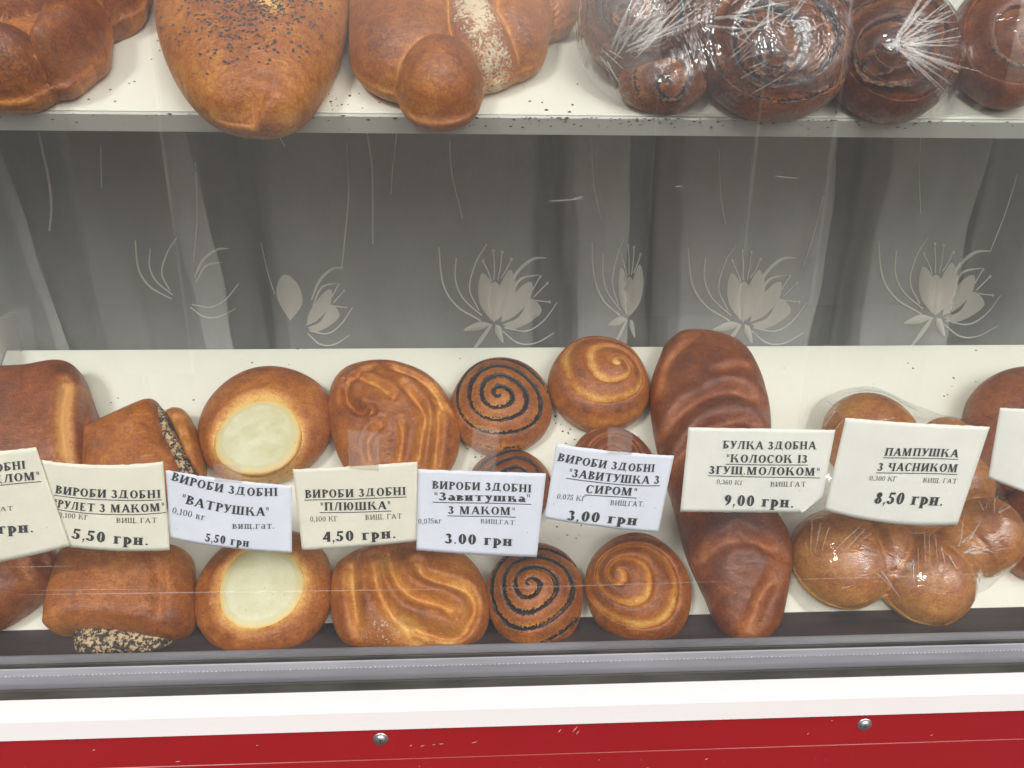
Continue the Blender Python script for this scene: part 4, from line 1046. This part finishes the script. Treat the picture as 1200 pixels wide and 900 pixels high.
        rect(.02, 0, .1+2*(g+S*.35)+S+.06, T)
        W = .1+2*(g+S*.35)+S+.12
        if U == 'Щ': rect(W-.08, -.2, W-.03, T); rect(W-.12, 0, W-.03, T)
    elif U == 'Ч': stem(.62); arc(.36, .62, .27, .22, 180, 320, S, T); rect(.09, .6, .09+S, 1); serif(.09, .09+S, 1, True); W = .74+S
    elif U == 'Ю': stem(.1); rect(.1+S, .5-T/2, .45, .5+T/2); arc(.78, .5, .36, .51, 0, 360, S, T*.9, 26); W = 1.2
    elif c == '1': rect(.2, 0, .2+S, 1); serif(.2, .2+S, 0, False); diag(.08, .8, .2, .97, .06); W = .5
    elif c == '3': arc(.26, .755, .22, .245, -80, 165); arc(.26, .27, .28, .27, -165, 80); W = .60
    elif c == '4': rect(.34, 0, .34+S, 1); rect(.03, .24, .56, .24+T*1.7); diag(.03, .27, .33, .97, T*1.3); W = .62
    elif c == '5': rect(.12, 1-S*.8, .54, 1); diag(.08, .52, .12, 1, T*1.2); arc(.24, .32, .30, .32, -165, 125); W = .62
    elif c == '6': arc(.3, .3, .26, .31, 0, 360, S, T); arc(.5, .36, .46, .64, 100, 185, S, T); W = .62
    elif c == '7': rect(.06, 1-S, .56, 1); diag(.18, 0, .46, .9, S*.8); W = .6
    elif c == '8': arc(.3, .755, .22, .245, 0, 360); arc(.3, .27, .27, .28, 0, 360); W = .62
    elif c == '9': arc(.3, .69, .26, .31, 0, 360, S, T); arc(.1, .64, .46, .64, -80, 5, S, T); W = .62
    elif c == '.': arc(.14, .08, .085, .085, 0, 360, .084, .084, 8); W = .28
    elif c == ',': arc(.14, .08, .085, .085, 0, 360, .084, .084, 8); diag(.06, -.2, .16, .06, .06); W = .28
    elif c in '"“”': diag(.10, .62, .07, 1, .07); diag(.26, .62, .23, 1, .07); W = .40
    else: W = .36
    return W, P
def write(text, base, cap, bold, plane_y, bvh, ul=False, slant=0.0, dy=.0004):
    """text set along a baseline given by 2 or 3 points; letters conform to the paper"""
    S, T = (.235, .10) if bold else (.13, .065)
    items = []; x = 0
    for ch in text:
        W, P = glyph(ch, S, T) if ch != ' ' else (.42, [])
        items.append((x, P)); x += W+.05
    Wt = x-.05
    if len(base) == 2: base = [base[0], ((base[0][0]+base[1][0])/2, (base[0][1]+base[1][1])/2), base[1]]
    b0, b1, b2 = (np.array(b, float) for b in base)
    c1 = 2*b1-.5*(b0+b2)
    vs, fs = [], []; cnt = 0
    def put(gx, gy):
        s = gx/Wt; p = (1-s)**2*b0+2*s*(1-s)*c1+s*s*b2; d = 2*(1-s)*(c1-b0)+2*s*(b2-c1); d = d/np.hypot(*d)
        q = p+np.array((d[1]+slant, -1.0 if abs(d[1]) < .5 else -d[0]))*gy*cap
        w3 = on_y(q[0], q[1], plane_y)
        h = bvh.ray_cast(Vector((w3.x, plane_y-.05, w3.z)), Vector((0, 1, 0)))
        y = (h[0].y if h[0] else plane_y)-dy-(cnt % 5)*.00001
        return Vector((w3.x, y, w3.z))
    for gx, P in items:
        for poly in P:
            b = len(vs); vs += [put(gx+a, c) for a, c in poly]; fs.append(tuple(range(b, b+len(poly)))); cnt += 1
    if ul:
        n = 24; b = len(vs)
        for i in range(n+1):
            g = -.05+(Wt+.1)*i/n; vs += [put(g, -.30), put(g, -.205)]
        for i in range(n): fs.append((b+2*i, b+2*i+1, b+2*i+3, b+2*i+2))
    return vs, fs

TY = GY+.0035                                  # the papers hang just behind the glass
def price_tag(name_, corners, mat, lines, label, tapes=(), sag=(0, 0), curl=.003, cut=None, depth=0.0, slant=0, seed=0):
    """corners: top-left, top-right, bottom-right, bottom-left; sag bends the top and the bottom edge (px, down positive)"""
    A, B, C_, D = (np.array(c, float) for c in corners); nx, ny = 36, 22; g = np.random.default_rng(seed)
    yb = TY+depth; ctr = on_y(*((A+B+C_+D)/4), yb)
    jt = g.normal(0, .22, nx+1); jb = g.normal(0, .15, nx+1)
    front, px_ = [], []
    for j in range(ny+1):
        b = j/ny
        for i in range(nx+1):
            a = i/nx; p = (1-b)*((1-a)*A+a*B)+b*((1-a)*D+a*C_)
            bow = 4*a*(1-a); p = p+np.array((0, (1-b)*(sag[0]*bow+jt[i]*(1 if b == 0 else 0))+b*(sag[1]*bow+jb[i]*(1 if b == 1 else 0))))
            if cut:                            # clipped lower corner
                if cut == 'br' and b > .82 and a > .88: p = p-np.array((( a-.88)/.12*(b-.82)/.18*20, 0))
                if cut == 'bl' and b > .8 and a < .22: p = p+np.array((0, -14*(b-.8)/.2*(.22-a)/.22*0))
            y = yb+curl*(b**2)*(.6+.4*math.sin(a*3+seed))+curl*.35*(1-b)*math.sin(a*math.pi*1.5+seed)**2
            front.append(on_y(p[0], p[1], y))
    n = len(front); vs = list(front)+[v+Vector((0, .00025, 0)) for v in front]; fs = []
    W = nx+1
    for j in range(ny):
        for i in range(nx):
            q = (j*W+i, j*W+i+1, (j+1)*W+i+1, (j+1)*W+i); fs.append(q); fs.append(tuple(k+n for k in reversed(q)))
    ring = [i for i in range(W)]+[j*W+nx for j in range(1, ny+1)]+[ny*W+i for i in range(nx-1, -1, -1)]+[j*W for j in range(ny-1, 0, -1)]
    for k in range(len(ring)): a, b = ring[k], ring[(k+1) % len(ring)]; fs.append((b, a, a+n, b+n))
    e = empty('price_tag', ctr)
    mesh('paper', local(vs, e), fs, mat, e)
    bt = BVHTree.FromPolygons([Vector(v) for v in front], [f for f in fs if max(f) < n])
    for (text, base, cap, bold, ul) in lines:
        v, f = write(text, base, cap, bold, yb, bt, ul, slant)
        mesh('lettering', local(v, e), f, INK if bold else INK_S, e, smooth=False)
    for quad in tapes:
        q = [on_y(x, y, yb-.0009) for x, y in quad]; tv = []
        for j in range(5):
            for i in range(5):
                a, b = i/4, j/4; tv.append((q[0]*(1-a)+q[1]*a)*(1-b)+(q[3]*(1-a)+q[2]*a)*b)
        mesh('tape', local(tv, e), [(j*5+i, j*5+i+1, j*5+i+6, j*5+i+5) for j in range(4) for i in range(4)], TAPE, e)
    tag(e, label, 'price tag', 'printed price tags taped along the glass'); return e
VZ = 'ВИРОБИ ЗДОБНІ'
price_tag('', [(-92,540),(42,524),(82,640),(-84,672)], P_CREAM, [(VZ, [(-94,563),(30,549.5)], 9.5, 1, False), ('З ПОВИДЛОМ"', [(-70,573),(47,562)], 9.5, 1, True), ('ВИЩ.ГАТ', [(-34,602),(15,598.5)], 5.2, 0, False), ('5,50 грн.', [(-52,629),(39,624.5)], 12.5, 1, False)],
          'cream price tag cut off by the left edge of the photo', sag=(0, 3), depth=-.0008, seed=1)
price_tag('', [(47,539),(191,541),(199,645),(72,640)], P_CREAM, [(VZ, [(64,578),(126,583.5),(189,583)], 9.5, 1, True), ('"РУЛЕТ З МАКОМ"', [(62,594),(126,600.5),(194,598)], 9.5, 1, True), ('0,100 КГ', [(68,606.5),(103,609.5)], 6, 0, False), ('ВИЩ. ГАТ', [(136,613),(184,612.5)], 6, 0, False), ('5,50 грн.', [(83,632),(129,637),(174,639)], 12.5, 1, False)],
          'cream price tag (5,50) over the poppy rolls, second from the left', sag=(5, 3), curl=.002, seed=2)
price_tag('', [(194,551),(342,569),(342,648),(200,631)], P_BLUE, [(VZ, [(200,562),(263,577.5),(326,581)], 9.5, 1, False), ('“ВАТРУШКА”', [(211,588),(265,601),(316,604)], 10, 1, False), ('0,100 кг', [(201,601),(240,610)], 7, 0, False), ('вищ.гат.', [(272,619.5),(322,619.5)], 8, 0, False), ('5,50 грн', [(240,634.5),(292,641)], 9.5, 1, False)],
          'bluish tag (5,50) between the two round curd buns', tapes=[[(250,543),(283,545),(284,566),(251,564)]], sag=(2, 3), curl=.0015, depth=.0006, seed=3)
price_tag('', [(343,550),(489,541),(491,634),(354,645)], P_CREAM, [(VZ, [(357,584),(476,580.5)], 9.5, 1, True), ('"ПЛЮШКА"', [(375,598.5),(458,597)], 9.5, 1, True), ('0,100 КГ', [(363,611.5),(396,611)], 6, 0, False), ('ВИЩ. ГАТ', [(428,609.5),(471,608.5)], 6, 0, False), ('4,50 грн.', [(378,635.5),(464,631.5)], 12, 1, False)],
          'cream price tag (4,50) between the two knotted sugar buns', tapes=[[(408,504),(444,506),(444,552),(409,549)]], sag=(1, 1), seed=4)
price_tag('', [(490,550),(640,555),(629,653),(488,645)], P_BLUE, [(VZ, [(506,572.5),(623,577)], 9.3, 1, False), ('"Завитушка"', [(508,586),(622,588.5)], 9.5, 1, True), ('З МАКОМ"', [(525,602),(604,604)], 9.3, 1, True), ('0,075кг', [(490,614),(518,613)], 6, 0, False), ('ВИЩ.ГАТ', [(563,613.5),(603,615.5)], 5.2, 0, False), ('3.00 грн', [(521,637),(601,641)], 12, 1, False)],
          'bluish tag written 3.00 with a dot, above the front poppy swirl', tapes=[[(556,498),(586,501),(580,553),(548,552)]], sag=(0, 1), curl=.002, depth=-.0006, seed=5)
price_tag('', [(652,520),(790,534),(771,624),(638,607)], P_BLUE, [(VZ, [(652,539.5),(712,549.5),(767,553)], 9.2, 1, False), ('"ЗАВИТУШКА З', [(665,558),(720,565),(773,567)], 9.5, 1, True), ('СИРОМ"', [(686,578),(746,581.5)], 9.5, 1, True), ('0,075 КГ', [(652,584.5),(686,588)], 6, 0, False), ('ВИЩ.ГАТ.', [(715,592.5),(755,594)], 6, 0, False), ('3,00 грн', [(664,610.5),(747,617)], 12, 1, False)],
          'slanted bluish tag (3,00) above the golden cheese swirl', tapes=[[(712,500),(742,503),(740,533),(712,532)]], sag=(2, 2), curl=.002, slant=.12, seed=6)
price_tag('', [(807,501),(979,504),(960,601),(797,600)], P_WHITE, [('БУЛКА ЗДОБНА', [(847,526),(957,527)], 9.3, 1, False), ('"КОЛОСОК ІЗ', [(851,542),(947,543)], 9.5, 1, True), ('ЗГУЩ.МОЛОКОМ"', [(831,556),(961,558)], 9.5, 1, True), ('0,360 КГ', [(840,568),(872,569.5)], 5.5, 0, False), ('ВИЩ.ГАТ', [(903,571),(945,571)], 6, 0, False), ('9,00 грн.', [(849,594),(931,596)], 13, 1, False)],
          'white price tag (9,00) in front of the long braided loaf', sag=(0, 0), cut='br', slant=.06, seed=7)
price_tag('', [(991,490),(1160,500),(1122,615),(966,598)], P_WHITE, [('ПАМПУШКА', [(1036,534),(1123,536)], 9.2, 1, True), ('З ЧАСНИКОМ', [(1028,552),(1122,553.5)], 9.5, 1, True), ('0,300 КГ', [(1019,563.5),(1051,564.5)], 5.5, 0, False), ('ВИЩ. ГАТ', [(1082,566),(1121,566.5)], 5.5, 0, False), ('8,50 грн.', [(1025,591.5),(1105,593)], 14, 1, False)],
          'white price tag (8,50) in front of the wrapped garlic rolls', sag=(1, 7), curl=.004, slant=.22, seed=8)
price_tag('', [(1172,478),(1300,484),(1290,606),(1158,560)], P_WHITE, [], 'blank looking paper tag cut off by the right edge of the photo', sag=(0, 2), curl=.004, seed=9)

# ------------------------------------------------------------------ crumbs on the shelves
def crumbs(name, O, spots, n, mat, label, seed, sz=(.0004, .0013)):
    g = random.Random(seed); vs, fs = [], []
    for k in range(n):
        x, y, s = g.choice(spots); u_, v_ = uv(x+g.gauss(0, s), y+g.gauss(0, s*.6), 0, O)
        if v_ < .002 or v_ > (LLEN if O is LOW else .2): continue
        p = O+Vector((u_, 0, 0))+V*v_; r = g.uniform(*sz)*g.uniform(.6, 1); b = len(vs)
        for q in range(5): a = q/5*math.tau+g.random(); vs.append(p+Vector((1, 0, 0))*math.cos(a)*r*1.3+V*math.sin(a)*r)
        vs.append(p+N*r*.9)
        for q in range(5): fs.append((b+q, b+(q+1) % 5, b+5))
    o = mesh(name, vs, fs, mat, smooth=False); tag(o, label, 'crumbs', kind='stuff')
CRB = simple('brown_crumbs', (.16,.09,.045), .8)
crumbs('crumbs', LOW, [(650,510,25),(545,520,12),(668,600,14),(300,420,60),(900,430,120),(1100,470,60),(120,460,40),(560,560,14),(660,625,12),(600,430,200)], 120, CRB, 'scattered crumbs and poppy seeds on the lower shelf', 5)
crumbs('crumbs', UPP, [(160,120,50),(400,125,20),(660,128,30),(950,125,30),(180,60,30)], 70, CRB, 'scattered crumbs on the upper shelf', 6)
